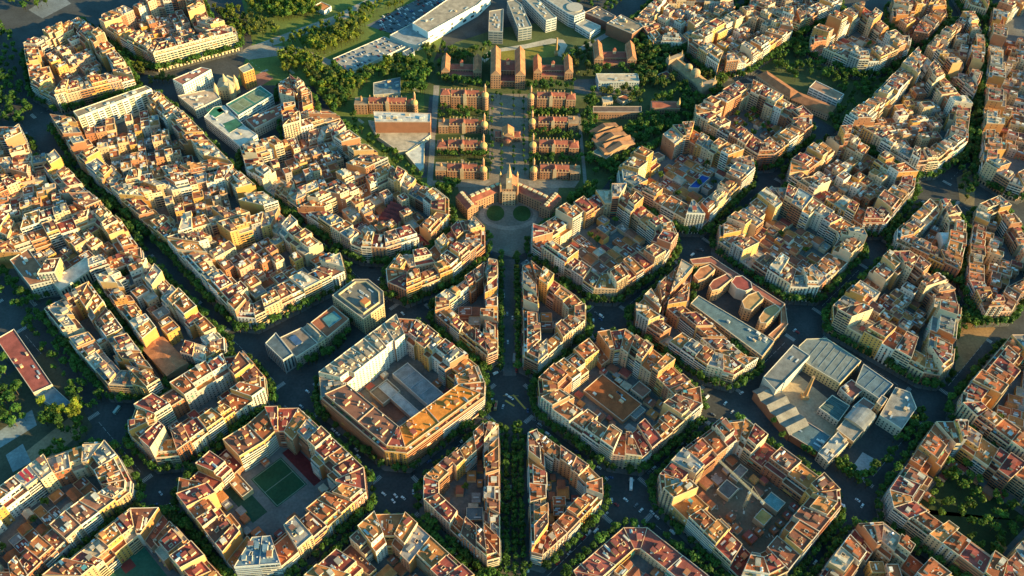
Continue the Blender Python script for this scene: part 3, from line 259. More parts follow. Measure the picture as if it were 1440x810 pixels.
class Thing:      # an Empty at the base that parents its parts
    def __init__(s,name,label,cat,x,y,group=None,z=0):
        s.loc=(x,y,z); s.root=tag(link(name,None,None,s.loc),label,cat,group); s.root.empty_display_size=1
    def part(s,name,mb,parent=None,label=None):
        if not mb.f: return None
        o=link(name,mb.mesh(name,s.loc),parent or s.root)
        if label: o['label']=label
        return o
    def place(s,name,me,x,y,z,rz): return link(name,me,s.root,(x-s.loc[0],y-s.loc[1],z-s.loc[2]),rz)
class Heap:       # the far repeats, one object per kind
    def __init__(s): s.mb=MB()
    def part(s,name,mb,parent=None,label=None): s.mb.add(mb); return None
def structure(name,mb): return tag(link(name,mb.mesh(name)),kind='structure')
def proj(x,y,z=0.):
    d=(x-CAMX,y-CAMY,z-CAMZ); dz=sum(a*b for a,b in zip(d,CW))
    return 720+CF*sum(a*b for a,b in zip(d,CR))/dz, 405-CF*sum(a*b for a,b in zip(d,CU))/dz, CF/dz
# ---------------------------------------------------------------- 2D helpers
def area(p): return .5*sum(p[i][0]*p[(i+1)%len(p)][1]-p[(i+1)%len(p)][0]*p[i][1] for i in range(len(p)))
def ccw(p): p=[tuple(q) for q in p]; return p if area(p)>0 else p[::-1]
def isect(p,d,q,e):
    k=d[0]*e[1]-d[1]*e[0]
    if abs(k)<1e-6: return q
    t=((q[0]-p[0])*e[1]-(q[1]-p[1])*e[0])/k
    return (p[0]+d[0]*t,p[1]+d[1]*t)
def inset(poly,d):
    # inward offset (d>0) of a CCW polygon; sides that vanish collapse to one point
    n=len(poly); L=[]
    for i in range(n):
        a=poly[i]; b=poly[(i+1)%n]; l=math.hypot(b[0]-a[0],b[1]-a[1]) or 1; t=((b[0]-a[0])/l,(b[1]-a[1])/l)
        L.append(((a[0]-t[1]*d,a[1]+t[0]*d),t))
    alive=list(range(n))
    for _ in range(n):
        bad=None
        for k,i in enumerate(alive):
            p=isect(*L[alive[k-1]],*L[i]); q=isect(*L[i],*L[alive[(k+1)%len(alive)]])
            if (q[0]-p[0])*L[i][1][0]+(q[1]-p[1])*L[i][1][1]<0 and len(alive)>3:
                w=math.hypot(poly[(i+1)%n][0]-poly[i][0],poly[(i+1)%n][1]-poly[i][1])
                if bad is None or w<bad[0]: bad=(w,i)
        if bad is None: break
        alive.remove(bad[1])
    Q=[None]*n
    # corner i is where side i-1 meets side i
    for i in range(n):
        j=i
        while j%n not in alive: j+=1
        k=i-1
        while k%n not in alive: k-=1
        Q[i]=isect(*L[k%n],*L[j%n])
    return Q
def inside(p,poly):
    c=False; n=len(poly)
    for i in range(n):
        a=poly[i]; b=poly[i-1]
        if (a[1]>p[1])!=(b[1]>p[1]) and p[0]<(b[0]-a[0])*(p[1]-a[1])/(b[1]-a[1])+a[0]: c=not c
    return c
def edist(p,poly):
    m=1e9; n=len(poly)
    for i in range(n):
        a=poly[i]; b=poly[(i+1)%n]; l2=(b[0]-a[0])**2+(b[1]-a[1])**2 or 1
        t=min(1,max(0,((p[0]-a[0])*(b[0]-a[0])+(p[1]-a[1])*(b[1]-a[1]))/l2))
        m=min(m,math.hypot(p[0]-a[0]-t*(b[0]-a[0]),p[1]-a[1]-t*(b[1]-a[1])))
    return m
def cen(p): return (sum(q[0] for q in p)/len(p),sum(q[1] for q in p)/len(p))
def mul(c,k): return (c[0]*k,c[1]*k,c[2]*k)
def lerp(a,b,t): return tuple(x+(y-x)*t for x,y in zip(a,b))
# ---------------------------------------------------------------- apartment buildings
WALLS=[('cream',(.60,.46,.28)),('cream',(.62,.49,.32)),('cream',(.56,.40,.23)),('white',(.68,.62,.52)),('ochre',(.56,.33,.11)),('ochre',(.55,.30,.08)),
       ('brick',(.38,.15,.075)),('brick',(.42,.19,.10)),('brick',(.46,.22,.11)),('pink',(.54,.32,.22)),('grey',(.38,.35,.32)),('tan',(.48,.32,.18)),('tan',(.50,.35,.22))]
PARTY=[(.60,.38,.16),(.58,.32,.09),(.50,.22,.08),(.55,.26,.08),(.62,.50,.34),(.55,.45,.30),(.42,.19,.10)]
RP={'red':[('terracotta',(.38,.115,.045))]*5+[('brown',(.24,.092,.055))]*5+[('maroon',(.26,.06,.045))]*3+[('orange',(.46,.19,.06))]*3+[('grey',(.24,.225,.21))]+[('pale',(.45,.37,.27))],
    'mixed':[('terracotta',(.38,.135,.05))]*4+[('brown',(.24,.11,.07))]*4+[('maroon',(.26,.065,.045))]*2+[('orange',(.47,.21,.07))]*2+[('grey',(.27,.25,.22))]*2+[('pale',(.48,.40,.30))]*2+[('blue grey',(.15,.2,.22))],
    'maroon':[('maroon',(.26,.075,.06))]}
GL=(.035,.045,.055); GLB=(.05,.09,.12)
def window_mesh(w,h,fr):
    b=MB(); b.face([(-w/2,.05,0),(-w/2,.05,h),(w/2,.05,h),(w/2,.05,0)][::-1],GLASS,GL)
    for x0,x1,z0,z1 in ((-w/2-.12,w/2+.12,h,h+.14),(-w/2-.12,w/2+.12,-.14,0),(-w/2-.12,-w/2,0,h),(w/2,w/2+.12,0,h)):
        b.prism([(x0,0),(x1,0),(x1,.09),(x0,.09)],z0,z1,WALL,fr,WALL,fr)
    return b.mesh('window')
WIN={k:window_mesh(*v) for k,v in {'tall':(1.15,2.05,(.5,.46,.38)),'wide':(1.9,2.0,(.45,.42,.38)),'plain':(1.2,1.45,(.5,.46,.38))}.items()}
def balc_mesh(w,d,h,c,rail):
    b=MB(); b.prism([(-w/2,.02),(w/2,.02),(w/2,d),(-w/2,d)],-.18,0,WALL,c,WALL,mul(c,.8),True)
    for q in ([(-w/2,d-.08),(w/2,d-.08),(w/2,d),(-w/2,d)],[(-w/2,.02),(-w/2+.07,.02),(-w/2+.07,d-.08),(-w/2,d-.08)],[(w/2-.07,.02),(w/2,.02),(w/2,d-.08),(w/2-.07,d-.08)]):
        b.prism(q,0,h,METAL,rail,METAL,rail)
    return b
class Facade:
    """windows and balconies of one wall a->b; detail 2 makes each an object of its own"""
    def __init__(s,a,b,z0,z1,style,wc,rnd,ground=True):
        s.a,s.b,s.z0,s.z1,s.style,s.wc,s.rnd=a,b,z0,z1,style,wc,rnd
        s.L=math.hypot(b[0]-a[0],b[1]-a[1]); s.t=((b[0]-a[0])/s.L,(b[1]-a[1])/s.L) if s.L>.1 else (1,0); s.n=(s.t[1],-s.t[0]); s.ground=ground
    def pt(s,x,y,z): return (s.a[0]+s.t[0]*x+s.n[0]*y,s.a[1]+s.t[1]*x+s.n[1]*y,z)
    def quad(s,x0,x1,y,z0,z1): return [s.pt(x0,y,z0),s.pt(x1,y,z0),s.pt(x1,y,z1),s.pt(x0,y,z1)]
    def slab(s,mb,x0,x1,y0,y1,z0,z1,m,c,tc=None):
        q=[s.pt(x0,y1,0)[:2],s.pt(x1,y1,0)[:2],s.pt(x1,y0,0)[:2],s.pt(x0,y0,0)[:2]]
        mb.prism(q,z0,z1,m,c,m,tc or c,True)
    def build(s,mb,T,detail,street):
        if s.L<3.2: return
        st=s.style; rnd=s.rnd; step={'A':2.9,'B':3.3,'C':3.1,'D':3.0}[st]
        nb=max(1,int((s.L-.6)/step)); step=(s.L-.5)/nb; xs=[.25+step*(k+.5) for k in range(nb)]
        z=s.z0
        if s.ground:
            for x in xs: mb.face(s.quad(x-min(1.1,step*.36),x+min(1.1,step*.36),.04,z+.2,z+3.3),GLASS,(.045,.045,.045))
            s.slab(mb,0,s.L,.01,.22,z+3.9,z+4.15,WALL,mul(s.wc,1.05)); z+=4.3
        balc=mul(s.wc,rnd.uniform(.85,1.1)) if rnd.random()<.6 else (.62,.58,.5)
        awn=rnd.choice([(.45,.3,.08),(.1,.25,.15),(.5,.45,.35),(.4,.12,.05)])
        k=0; wk={'A':'tall','B':'wide','C':'plain','D':'tall'}[st]; w,h={'tall':(1.15,2.05),'wide':(1.9,2.0),'plain':(1.2,1.45)}[wk]; w=min(w,step*.72)
        if wk=='wide': w=step*.86  # dark glass widened to stand for the shade in the recess behind balconies
        rz=math.atan2(s.n[1],s.n[0])-PI/2
        while z+2.6<s.z1+.3:
            zz=z+(.1 if wk!='plain' else .85)
            for i,x in enumerate(xs):
                bay=st=='D' and i%2==0
                y=.85 if bay else .04
                if detail>=2 and not bay and T.nwin<96:
                    p=s.pt(x,0,0); T.place('window',WIN[wk],p[0],p[1],zz,rz+PI); T.nwin+=1
                else: mb.face(s.quad(x-w/2,x+w/2,y,zz,zz+h),GLASS,GL if rnd.random()<.8 else GLB)
                if bay: s.slab(mb,x-step*.36,x+step*.36,.01,.8,z-.12,z+2.85,WALL,balc)
                elif st in 'AD' and k>=0:
                    if detail>=2 and T.nbal<60 and street:
                        b=MB(); s.slab(b,x-.95,x+.95,.02,.75,z-.2,z,WALL,balc); s.slab(b,x-.95,x+.95,.68,.74,z+.003,z+.95,METAL,(.08,.08,.08)); T.part('balcony',b); T.nbal+=1
                    else: s.slab(mb,x-.95,x+.95,.02,.75,z-.2,z,WALL,balc); mb.face(s.quad(x-.95,x+.95,.74,z+.003,z+.9),METAL,(.1,.1,.1))
                if rnd.random()<.05: mb.face([s.pt(x-w*.7,.1,zz+h),s.pt(x-w*.7,1.3,zz+h-1.0),s.pt(x+w*.7,1.3,zz+h-1.0),s.pt(x+w*.7,.1,zz+h)][::-1],WALL,awn)
            if st=='B':
                b=mb if detail<1 or not street else MB()
                s.slab(b,.3,s.L-.3,.02,1.15,z-.22,z,WALL,balc)
                s.slab(b,.3,s.L-.3,1.05,1.15,z+.003,z+.95,WALL,balc)
                if b is not mb: T.part('balcony',b)
            z+=3.05; k+=1
        s.slab(mb,-.02,s.L+.02,.01,.35,s.z1-.35,s.z1-.05,WALL,mul(s.wc,1.1))
def P4(fp):
    o0,o1,i1,i0=fp
    def P(u,v):
        a=lerp(o0,o1,u); b=lerp(i0,i1,u); return lerp(a,b,v)
    return P
def building(T,fp,h,rnd,detail,opt):
    """fp = street0, street1, yard1, yard0 (CCW). T is a Thing or the far Heap."""
    T.nwin=0; T.nbal=0
    o0,o1,i1,i0=fp; P=P4(fp)
    Lf=math.hypot(o1[0]-o0[0],o1[1]-o0[1]); dep=math.hypot(*(a-b for a,b in zip(P(.5,0),P(.5,1))))
    wc=opt['wall']; rc=opt['roof']; pc=opt['party']; par=lerp(wc,(.66,.56,.42),.55)
    wall=MB(); roof=MB(); para=MB(); terr=MB(); rroof=MB(); wellm=MB(); rpar=MB(); fpar=MB()
    att=opt['attic'] and dep>10 and h>14
    hb=h-3.05 if att else h
    v0=min(.4,3.4/dep) if att else 0
    back=opt['rear'] and dep>14 and h>14
    v1=1-min(.35,5.5/dep) if back else 1
    hr=h-6.1
    ft=lambda u0,u1,va,vb:[P(u0,va),P(u1,va),P(u1,vb),P(u0,vb)]
    layers=[]
    if back: layers.append((ft(0,1,v1,1),0,hr,'rear'))
    layers.append((ft(0,1,0,v1),0,hb,'base'))
    if att: layers.append((ft(0,1,v0,v1),hb,h,'top'))
    ux,uy=((o1[0]-o0[0])/max(Lf,.1),(o1[1]-o0[1])/max(Lf,.1))
    for q,z0,z1,kind in layers:
        for e in range(4):
            a=q[e]; b=q[(e+1)%4]; L=math.hypot(b[0]-a[0],b[1]-a[1])
            if L<.3: continue
            fac=e in (0,2)
            wall.face([(*a,z0),(*b,z0),(*b,z1),(*a,z1)],WALL,wc if fac else pc)
            if fac and not(kind=='rear' and e==0):
                if kind=='top' and e==0: Facade(a,b,z0,z1,'C',wc,rnd,False).build(wall,T,detail,False)
                elif kind=='top': Facade(a,b,z0,z1,'C',wc,rnd,False).build(wall,T,min(detail,1),False)
                else: Facade(a,b,z0,z1,opt['style'] if e==0 else opt['rstyle'],wc,rnd,e==0).build(wall,T,detail if e==0 else min(detail,1),e==0)
            elif not fac and opt['sidewin'] and kind!='rear':
                f=Facade(a,b,z0,z1,'C',pc,rnd,False)
                for zz in np.arange(z1-2.4,max(z0,z1-10),-3.05):
                    for x in (L*.3,L*.62): wall.face(f.quad(x-.5,x+.5,.04,zz,zz+1.2),GLASS,GL)
        last=(kind=='top') or (kind=='base' and not att)
        # roof of the layer
        va,vb={'rear':(v1,1),'base':(0,v0 if att else v1),'top':(v0,v1)}[kind]
        if kind=='base' and att: terr.face([(*p,z1) for p in ft(0,1,0,v0)],ROOF,opt['roof2'])
        elif kind=='rear': rroof.face([(*p,z1) for p in q],ROOF,opt['roof2'])
        else:
            well=opt['well'] and Lf>9 and dep>12
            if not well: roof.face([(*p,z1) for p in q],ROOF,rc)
            else:
                du=min(.3,2.2/Lf); dv=min(.2,2.6/dep); um,vm=opt['wellpos']; vm=va+(vb-va)*vm
                US=[0,um-du/2,um+du/2,1]; VS=[va,vm-dv/2,vm+dv/2,vb]
                for i in range(3):
                    for j in range(3):
                        c=ft(US[i],US[i+1],VS[j],VS[j+1])
                        if i==1 and j==1:
                            for k in range(4):
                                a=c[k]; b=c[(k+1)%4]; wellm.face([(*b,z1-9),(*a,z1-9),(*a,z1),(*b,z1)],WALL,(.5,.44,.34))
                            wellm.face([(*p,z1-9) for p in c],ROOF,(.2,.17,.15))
                            w2=MB(); cc=ft(US[1]-.02,US[2]+.02,VS[1]-.012,VS[2]+.012)
                            for k in range(4):
                                a=c[k]; b=c[(k+1)%4]; a2=cc[k]; b2=cc[(k+1)%4]
                                w2.face([(*a2,z1),(*b2,z1),(*b2,z1+.9),(*a2,z1+.9)],WALL,par); w2.face([(*a2,z1+.9),(*b2,z1+.9),(*b,z1+.9),(*a,z1+.9)],WALL,par); w2.face([(*b,z1),(*a,z1),(*a,z1+.9),(*b,z1+.9)],WALL,par)
                            wellm.add(w2)
                        else: roof.face([(*p,z1) for p in c],ROOF,rc)
        # parapet round the layer
        ph=.95; D=max(math.hypot(*(a-b for a,b in zip(q[0],q[3]))),.5); L2=max(math.hypot(*(a-b for a,b in zip(q[0],q[1]))),.5)
        eu=min(.2,.32/L2); ev=min(.2,.32/D); PP=P4(q); inn=[PP(eu,ev),PP(1-eu,ev),PP(1-eu,1-ev),PP(eu,1-ev)]
        for e in range(4):
            if kind=='base' and att and e!=0: continue
            a=q[e]; b=q[(e+1)%4]; c2=inn[(e+1)%4]; d2=inn[e]
            if math.hypot(b[0]-a[0],b[1]-a[1])<.5: continue
            pcx=par if e in (0,2) else lerp(pc,par,.6)
            pm=rpar if kind=='rear' else fpar if kind=='base' and att else para
            pm.face([(*a,z1),(*b,z1),(*b,z1+ph),(*a,z1+ph)],WALL,pcx); pm.face([(*a,z1+ph),(*b,z1+ph),(*c2,z1+ph),(*d2,z1+ph)],WALL,par); pm.face([(*c2,z1),(*d2,z1),(*d2,z1+ph),(*c2,z1+ph)],WALL,pcx)
    T.part('wall',wall); T.part('roof',roof); T.part('parapet',para); T.part('front_terrace',terr); T.part('terrace_parapet',fpar); T.part('rear_roof',rroof); T.part('rear_parapet',rpar); T.part('light_well',wellm)
    # things fixed to the roof
    A=(v1-v0)*dep*Lf
    zt=h
    def at(u,v): return P(u,v0+(v1-v0)*v)
    caps=[(.32,.10,.05),(.52,.46,.36),(.32,.13,.06),(.3,.27,.22),(.27,.07,.05),(.22,.1,.07)]
    used=[]
    def free(x,y,r):
        if any(math.hypot(x-a,y-b)<r+c for a,b,c in used): return False
        if edist((x,y),[at(0,0),at(1,0),at(1,1),at(0,1)])<r*.62+.45: return False
        used.append((x,y,r)); return True
    if opt['well'] and Lf>9 and dep>12:
        p=at(*opt['wellpos']); used.append((p[0],p[1],2.2))
    nh=(2 if opt.get('clean') else 1 if A<150 else 2 if A<420 else 3+int(A/400)) if A>55 else 0
    for k in range(nh):
        for t in range(8):
            x,y=at(rnd.uniform(.25,.75),rnd.uniform(.25,.75)); w=rnd.uniform(2.6,4.2); d=rnd.uniform(3.2,6.5); hh=rnd.uniform(2.4,3.3)
            if free(x,y,max(w,d)*.5):
                b=MB(); hc=lerp(wc,rnd.choice([(.66,.6,.48),(.62,.5,.33),(.5,.3,.16),(.58,.42,.22)]),.6); b.boxa(x,y,zt,ux,uy,w,d,hh,WALL,hc,ROOF,mul(hc,.8)); o=T.part('stair_house',b)
                c=MB(); cc=mul(rc,1.08) if rnd.random()<.6 else rnd.choice(caps); c.boxa(x,y,zt+hh+.003,ux,uy,w+.3,d+.3,.22,ROOF,cc); 
                c2=MB(); s_=rnd.choice((-1,1)); c2.boxa(x-uy*s_*(d/2+.03),y+ux*s_*(d/2+.03),zt+.05,ux,uy,.9,.06,2.0,METAL,(.2,.13,.09))
                T.part('hut_roof',c,o); T.part('door',c2,o); break
    tidy=opt['tidy']
    if tidy and not opt.get('clean'):
        m=max(1,min(6,int(Lf/5.5))); vv=rnd.uniform(.38,.62); gc=rnd.choice([(.5,.48,.4),(.56,.52,.42),(.3,.36,.38),(.6,.57,.5)]); LL=min(dep*(v1-v0)*.42,rnd.uniform(5,8))
        for k in range(m):
            x,y=at((k+.5)/m+rnd.uniform(-.03,.03),vv)
            if rnd.random()<.8 and free(x,y,2.0):
                b=MB(); b.boxa(x,y,zt,ux,uy,1.7,LL,1.0,WALL,(.6,.55,.45)); o=T.part('skylight',b); g=MB(); g.boxa(x,y,zt+1.003,ux,uy,1.3,LL*.9,.25,METAL,gc); T.part('glazing',g,o)
    ns=(1 if rnd.random()<.5 else 0) if tidy else 2 if opt.get('clean') else int(A/115+rnd.random()*1.2)
    for k in range(min(ns,9)):
        for t in range(5):
            x,y=at(rnd.uniform(.12,.88),rnd.uniform(.12,.88)); L=rnd.uniform(3,7); 
            if free(x,y,L*.42):
                kind=rnd.random(); b=MB()
                if kind<.42:      # glazed lantern over the stair
                    b.boxa(x,y,zt,ux,uy,rnd.uniform(1.6,2.4),L,.8,WALL,(.66,.63,.56)); o=T.part('skylight',b)
                    g=MB(); w=1.9; px,py=-uy,ux; gc=rnd.choice([(.5,.5,.46),(.3,.38,.42),(.16,.28,.36),(.62,.6,.55),(.2,.2,.2)])
                    q=lambda s,e,z:(x+ux*s*w/2+px*e*L*.48,y+uy*s*w/2+py*e*L*.48,z); rg=lambda e:(x+px*e*L*.44,y+py*e*L*.44,zt+1.55)
                    g.face([q(1,-1,zt+.803),q(1,1,zt+.803),rg(1),rg(-1)],GLASS if gc[0]<.25 else METAL,gc); g.face([q(-1,1,zt+.803),q(-1,-1,zt+.803),rg(-1),rg(1)],GLASS if gc[0]<.25 else METAL,gc)
                    g.face([q(-1,-1,zt+.803),q(1,-1,zt+.803),rg(-1)],METAL,gc); g.face([q(1,1,zt+.803),q(-1,1,zt+.803),rg(1)],METAL,gc)
                    T.part('glazing',g,o)
                elif kind<.5:    # flat canopy on posts / terrace cover
                    cc=rnd.choice([(.55,.5,.43),(.2,.18,.16),(.12,.24,.3),(.45,.24,.1),(.4,.4,.38),(.3,.09,.06),(.1,.3,.3)])
                    b.boxa(x,y,zt+2.2,ux,uy,rnd.uniform(2.4,4),L*.8,.12,METAL,cc,bottom=True)
                    for sx in (-1,1):
                        for sy in (-.35,.35): b.boxa(x+ux*sx*1.1-uy*sy*L,y+uy*sx*1.1+ux*sy*L,zt,ux,uy,.12,.12,2.2,METAL,(.4,.38,.35))
                    T.part('terrace_canopy',b)
                elif kind<.82:     # low partition wall across the roof
                    b.boxa(x,y,zt,ux,uy,.25,L*1.1,1.5,WALL,par); T.part('partition',b)
                else:             # terrace paved in another colour
                    b.boxa(x,y,zt+.004,ux,uy,rnd.uniform(2.5,4.5),L,.05,ROOF,mul(rc,rnd.choice([.7,.8,1.2,1.35]))); T.part('terrace',b)
                break
    for k in range(int(A/70)+1):
        x,y=at(rnd.uniform(.06,.94),rnd.uniform(.06,.94)); b=MB()
        if rnd.random()<.5:
            b.boxa(x,y,zt,ux,uy,.7,rnd.uniform(.8,1.8),rnd.uniform(1.3,2.4),WALL,rnd.choice([(.55,.45,.32),(.45,.22,.12)])); T.part('chimney',b)
        else:
            b.boxa(x,y,zt,ux,uy,1.1,.8,.9,METAL,(.6,.6,.58)); T.part('air_unit',b)
    if opt.get('redcan'):
        for k in (.3,.62):
            b=MB(); q=[at(k-.1,.12),at(k+.1,.12),at(k+.1,.9),at(k-.1,.9)]; b.prism(q,zt+2.4,zt+2.6,METAL,(.4,.03,.03),METAL,(.42,.03,.035),True); T.part('red_canopy',b)
    if att:
        for k in range(int(Lf/6)):
            x,y=P(rnd.uniform(.1,.9),v0*.5); b=MB()
            if rnd.random()<.6: b.boxa(x,y,hb,ux,uy,rnd.uniform(1.5,3),1.4,rnd.uniform(.5,.9),WALL,rnd.choice([(.05,.09,.03),(.4,.2,.1),(.05,.08,.03)])); T.part('planter',b)
            else: b.boxa(x,y,hb+2.3,ux,uy,rnd.uniform(2,3.4),2.2,.1,METAL,rnd.choice([(.6,.45,.2),(.62,.6,.55),(.1,.22,.26)]),bottom=True); T.part('awning',b)
# ---------------------------------------------------------------- blocks -> lots
ORD='first second third fourth fifth sixth seventh eighth ninth tenth eleventh twelfth thirteenth fourteenth fifteenth sixteenth seventeenth eighteenth nineteenth twentieth twenty-first twenty-second twenty-third twenty-fourth twenty-fifth twenty-sixth'.split()
TIDY=set('CDFIHEJBYA')|{'BA','BC','AA','S','G'}
OV={('E','rear shaded side'):dict(wall=(.66,.63,.55),wname='white',roof=(.3,.23,.16),rname='tan',style='C',rstyle='C',attic=False,fl=9),('G','near corner'):dict(wall=(.42,.46,.48),wname='grey',roof=(.13,.2,.25),rname='blue grey',attic=False,fl=8,style='B'),
('G','far corner'):dict(roof=(.27,.055,.04),rname='maroon',attic=False,rear=False,clean=True,wall=(.42,.17,.09),wname='brick'),('D','far corner'):dict(roof=(.27,.055,.04),rname='maroon',attic=False),('F','front shaded side'):dict(wall=(.64,.55,.4),wname='cream',roof=(.3,.12,.055),rname='terracotta',tidy=True),('I','far corner'):dict(roof=(.36,.14,.05),rname='terracotta',attic=False),
('BF','front sunny side'):dict(wall=(.66,.57,.38),wname='cream',fl=8,attic=True,style='B'),('BF','near corner'):dict(wall=(.66,.57,.38),wname='cream',fl=8,attic=True,style='B')}
LOTS=[];SHEDS=[];YARDT=[];OUT={}
def sidename(n):
    a=math.degrees(math.atan2(n[1],n[0]))%360
    for lo,hi,s in ((20,70,'rear sunny side'),(70,110,'far corner'),(110,160,'rear shaded side'),(160,200,'shaded corner'),(200,250,'front shaded side'),(250,290,'near corner'),(290,340,'front sunny side')):
        if lo<=a<hi: return s
    return 'sunny corner'
def opts(rnd,pal,b):
    wn,w=rnd.choice(WALLS if pal!='mixed' or rnd.random()<.5 else WALLS[:5]+[('white',(.70,.66,.57)),('white',(.67,.64,.57)),('white',(.64,.58,.48))]); rn,r=rnd.choice(RP[pal]); j=rnd.uniform(.85,1.12)
    return dict(wall=mul(w,j),wname=wn,roof=mul(r,rnd.uniform(.7,1.15)),rname=rn,roof2=mul(rnd.choice(RP[pal])[1],.95),party=mul(rnd.choice(PARTY),rnd.uniform(.85,1.1)),attic=rnd.random()<.42,rear=rnd.random()<.4,
        style=rnd.choice('AABBBCD'),rstyle=rnd.choice('BCCB'),sidewin=rnd.random()<.4,well=rnd.random()<.55,tidy=rnd.random()<.55,wellpos=(rnd.choice([.25,.5,.72]),rnd.uniform(.35,.65)))
for bi,b in enumerate(BLOCKS):
    rnd=random.Random(b['seed']*77+5); poly=ccw(b['poly']); key=b['key']; OUT[key]=poly; n=len(poly); dep=b['depth']
    for _ in range(12):
        Q=inset(poly,dep)
        if area(Q)>60 and all(edist(q,poly)>dep*.45 for q in Q): break
        dep*=.9
    b['inner']=Q; cnt={}
    for i in range(n):
        a,c=poly[i],poly[(i+1)%n]; qa,qc=Q[i],Q[(i+1)%n]; L=math.hypot(c[0]-a[0],c[1]-a[1]); t=((c[0]-a[0])/L,(c[1]-a[1])/L); sn=sidename((t[1],-t[0]))
        if L<2: continue
        mean=(b['fl'][0]+b['fl'][1])/2
        k=1 if L<24 else max(2,round(L/rnd.uniform(12,16.5)))
        big=key=='E' and sn.startswith('front') or key=='J'
        if big: k=2 if L>40 else 1
        ts=[0]+[(j+rnd.uniform(-.22,.22))/k for j in range(1,k)]+[1]
        for j in range(k):
            fp=[lerp(a,c,ts[j]),lerp(a,c,ts[j+1]),lerp(qa,qc,ts[j+1]),lerp(qa,qc,ts[j])]
            if k>3 and 0<j<k-1 and not big: kk=rnd.choice([.72,.82,.9,1,1,1.08,1.22 if b['court'] in('low','dense') else 1]); fp[2]=lerp(fp[1],fp[2],kk); fp[3]=lerp(fp[0],fp[3],kk)
            if abs(area(fp))<25: continue
            fl=rnd.choice([b['fl'][0],b['fl'][0]+1,b['fl'][1],b['fl'][1],b['fl'][0]]) if b['fl'][0]<b['fl'][1] else b['fl'][0]
            if rnd.random()<.09 and fl>4 and L>24: fl+=2
            if rnd.random()<.08 and fl>4 and k>2: fl-=2
            if not big and k>2 and fl>4 and rnd.random()<(.4 if key=='G' and sn.startswith('rear shaded') else .035): fl=rnd.choice([2,3])
            o=opts(rnd,b['pal'],b)
            if big and key=='E':
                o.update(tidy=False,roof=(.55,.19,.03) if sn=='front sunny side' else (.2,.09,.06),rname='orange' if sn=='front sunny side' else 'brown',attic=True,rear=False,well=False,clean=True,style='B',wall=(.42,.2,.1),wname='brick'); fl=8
            ov=OV.get((key,sn)); o.update(ov or {}); 
            if key in TIDY and rnd.random()<.7: o['tidy']=True
            if ov and 'fl' in ov: fl=ov['fl']
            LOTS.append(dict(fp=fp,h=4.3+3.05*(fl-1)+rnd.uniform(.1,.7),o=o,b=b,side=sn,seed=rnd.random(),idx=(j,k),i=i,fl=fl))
    # ordinals count from the end of the side that lies lower in the picture (front) or higher (rear)
    # yard
    if area(Q)<90 or len(Q)<3: continue
    L0=max(range(n),key=lambda i:math.hypot(poly[(i+1)%n][0]-poly[i][0],poly[(i+1)%n][1]-poly[i][1])); a,c=poly[L0],poly[(L0+1)%n]; l=math.hypot(c[0]-a[0],c[1]-a[1]); ux,uy=(c[0]-a[0])/l,(c[1]-a[1])/l
    cx,cy=cen(Q); R=120; court=b['court']; xs=-R
    while xs<R:
        w=rnd.uniform(7,12); ys=-R
        while ys<R:
            d=rnd.uniform(8,14); mx,my=xs+w/2,ys+d/2; p=(cx+ux*mx-uy*my,cy+uy*mx+ux*my)
            corners=[(cx+ux*X-uy*Y,cy+uy*X+ux*Y) for X,Y in ((xs+.2,ys+.2),(xs+w-.2,ys+.2),(xs+w-.2,ys+d-.2),(xs+.2,ys+d-.2))]
            ins=[inside(q,Q) for q in corners]
            if all(ins):
                r=rnd.random()
                if court=='dense':
                    if r<.88:
                        fl=rnd.choice([1,2,2,3,3,4,5]); SHEDS.append(dict(fp=corners,h=3.2*fl+1.5,b=b,seed=rnd.random(),fl=fl))
                elif court=='low' and r<.86: SHEDS.append(dict(fp=corners,h=rnd.choice([3.5,4,4.5,6,7.5]),b=b,seed=rnd.random(),fl=1))
                elif court=='open' and r<.3: SHEDS.append(dict(fp=corners,h=rnd.uniform(3,4.5),b=b,seed=rnd.random(),fl=1))
                elif court=='open' and r>.6: YARDT.append((p[0],p[1],rnd.uniform(.5,.75),key))
                elif court=='low' and r>.93: YARDT.append((p[0],p[1],rnd.uniform(.5,.7),key))
                elif court=='garden': YARDT+=[(p[0]+rnd.uniform(-3,3),p[1]+rnd.uniform(-3,3),rnd.uniform(.55,.85),key)]*(r<.85)+[(p[0]+rnd.uniform(-5,5),p[1]+rnd.uniform(-5,5),rnd.uniform(.5,.75),key)]*(r<.6)
            ys+=d
        xs+=w
# ordinal labels
bygroup={}
for l in LOTS: bygroup.setdefault((l['b']['key'],l['side']),[]).append(l)
for (k,s),g in bygroup.items():
    g.sort(key=lambda l:proj(*cen(l['fp']))[1],reverse=s.startswith('front') or 'corner' in s)
    for i,l in enumerate(g):
        corner='corner' in s; frm='near' if s.startswith('front') else 'far'
        o=l['o']; hgt='tall ' if l['fl']>=9 else 'low ' if l['fl']<=4 else ''
        if corner: where='at the %s of %s'%(s,l['b']['name']) if len(g)==1 else '%s from front, %s, %s'%(ORD[min(i,13)],s,l['b']['name'])
        else: where='%s from %s corner, %s, %s'%(ORD[min(i,13)],frm,s,l['b']['name'])
        l['label']='%s%s %s-roofed building, %s'%(hgt,o['wname'],o['rname'].replace(' ','-'),where)
_l=min((l for l in LOTS if l['b']['key']=='BB'),key=lambda l:math.hypot(*(a-b for a,b in zip(cen(l['fp']),MISC['redcan'])))); _l['o'].update(redcan=True,roof=(.55,.5,.42),rname='pale',attic=False,well=False); _l['label']='pale-roofed slab with two wide red canopies on its roof, %s'%_l['b']['name']
for l in LOTS:
    w=l['label'].split()
    if len(w)>16: l['label']=' '.join(w[1:] if w[0] in('tall','low') else w)[:200]
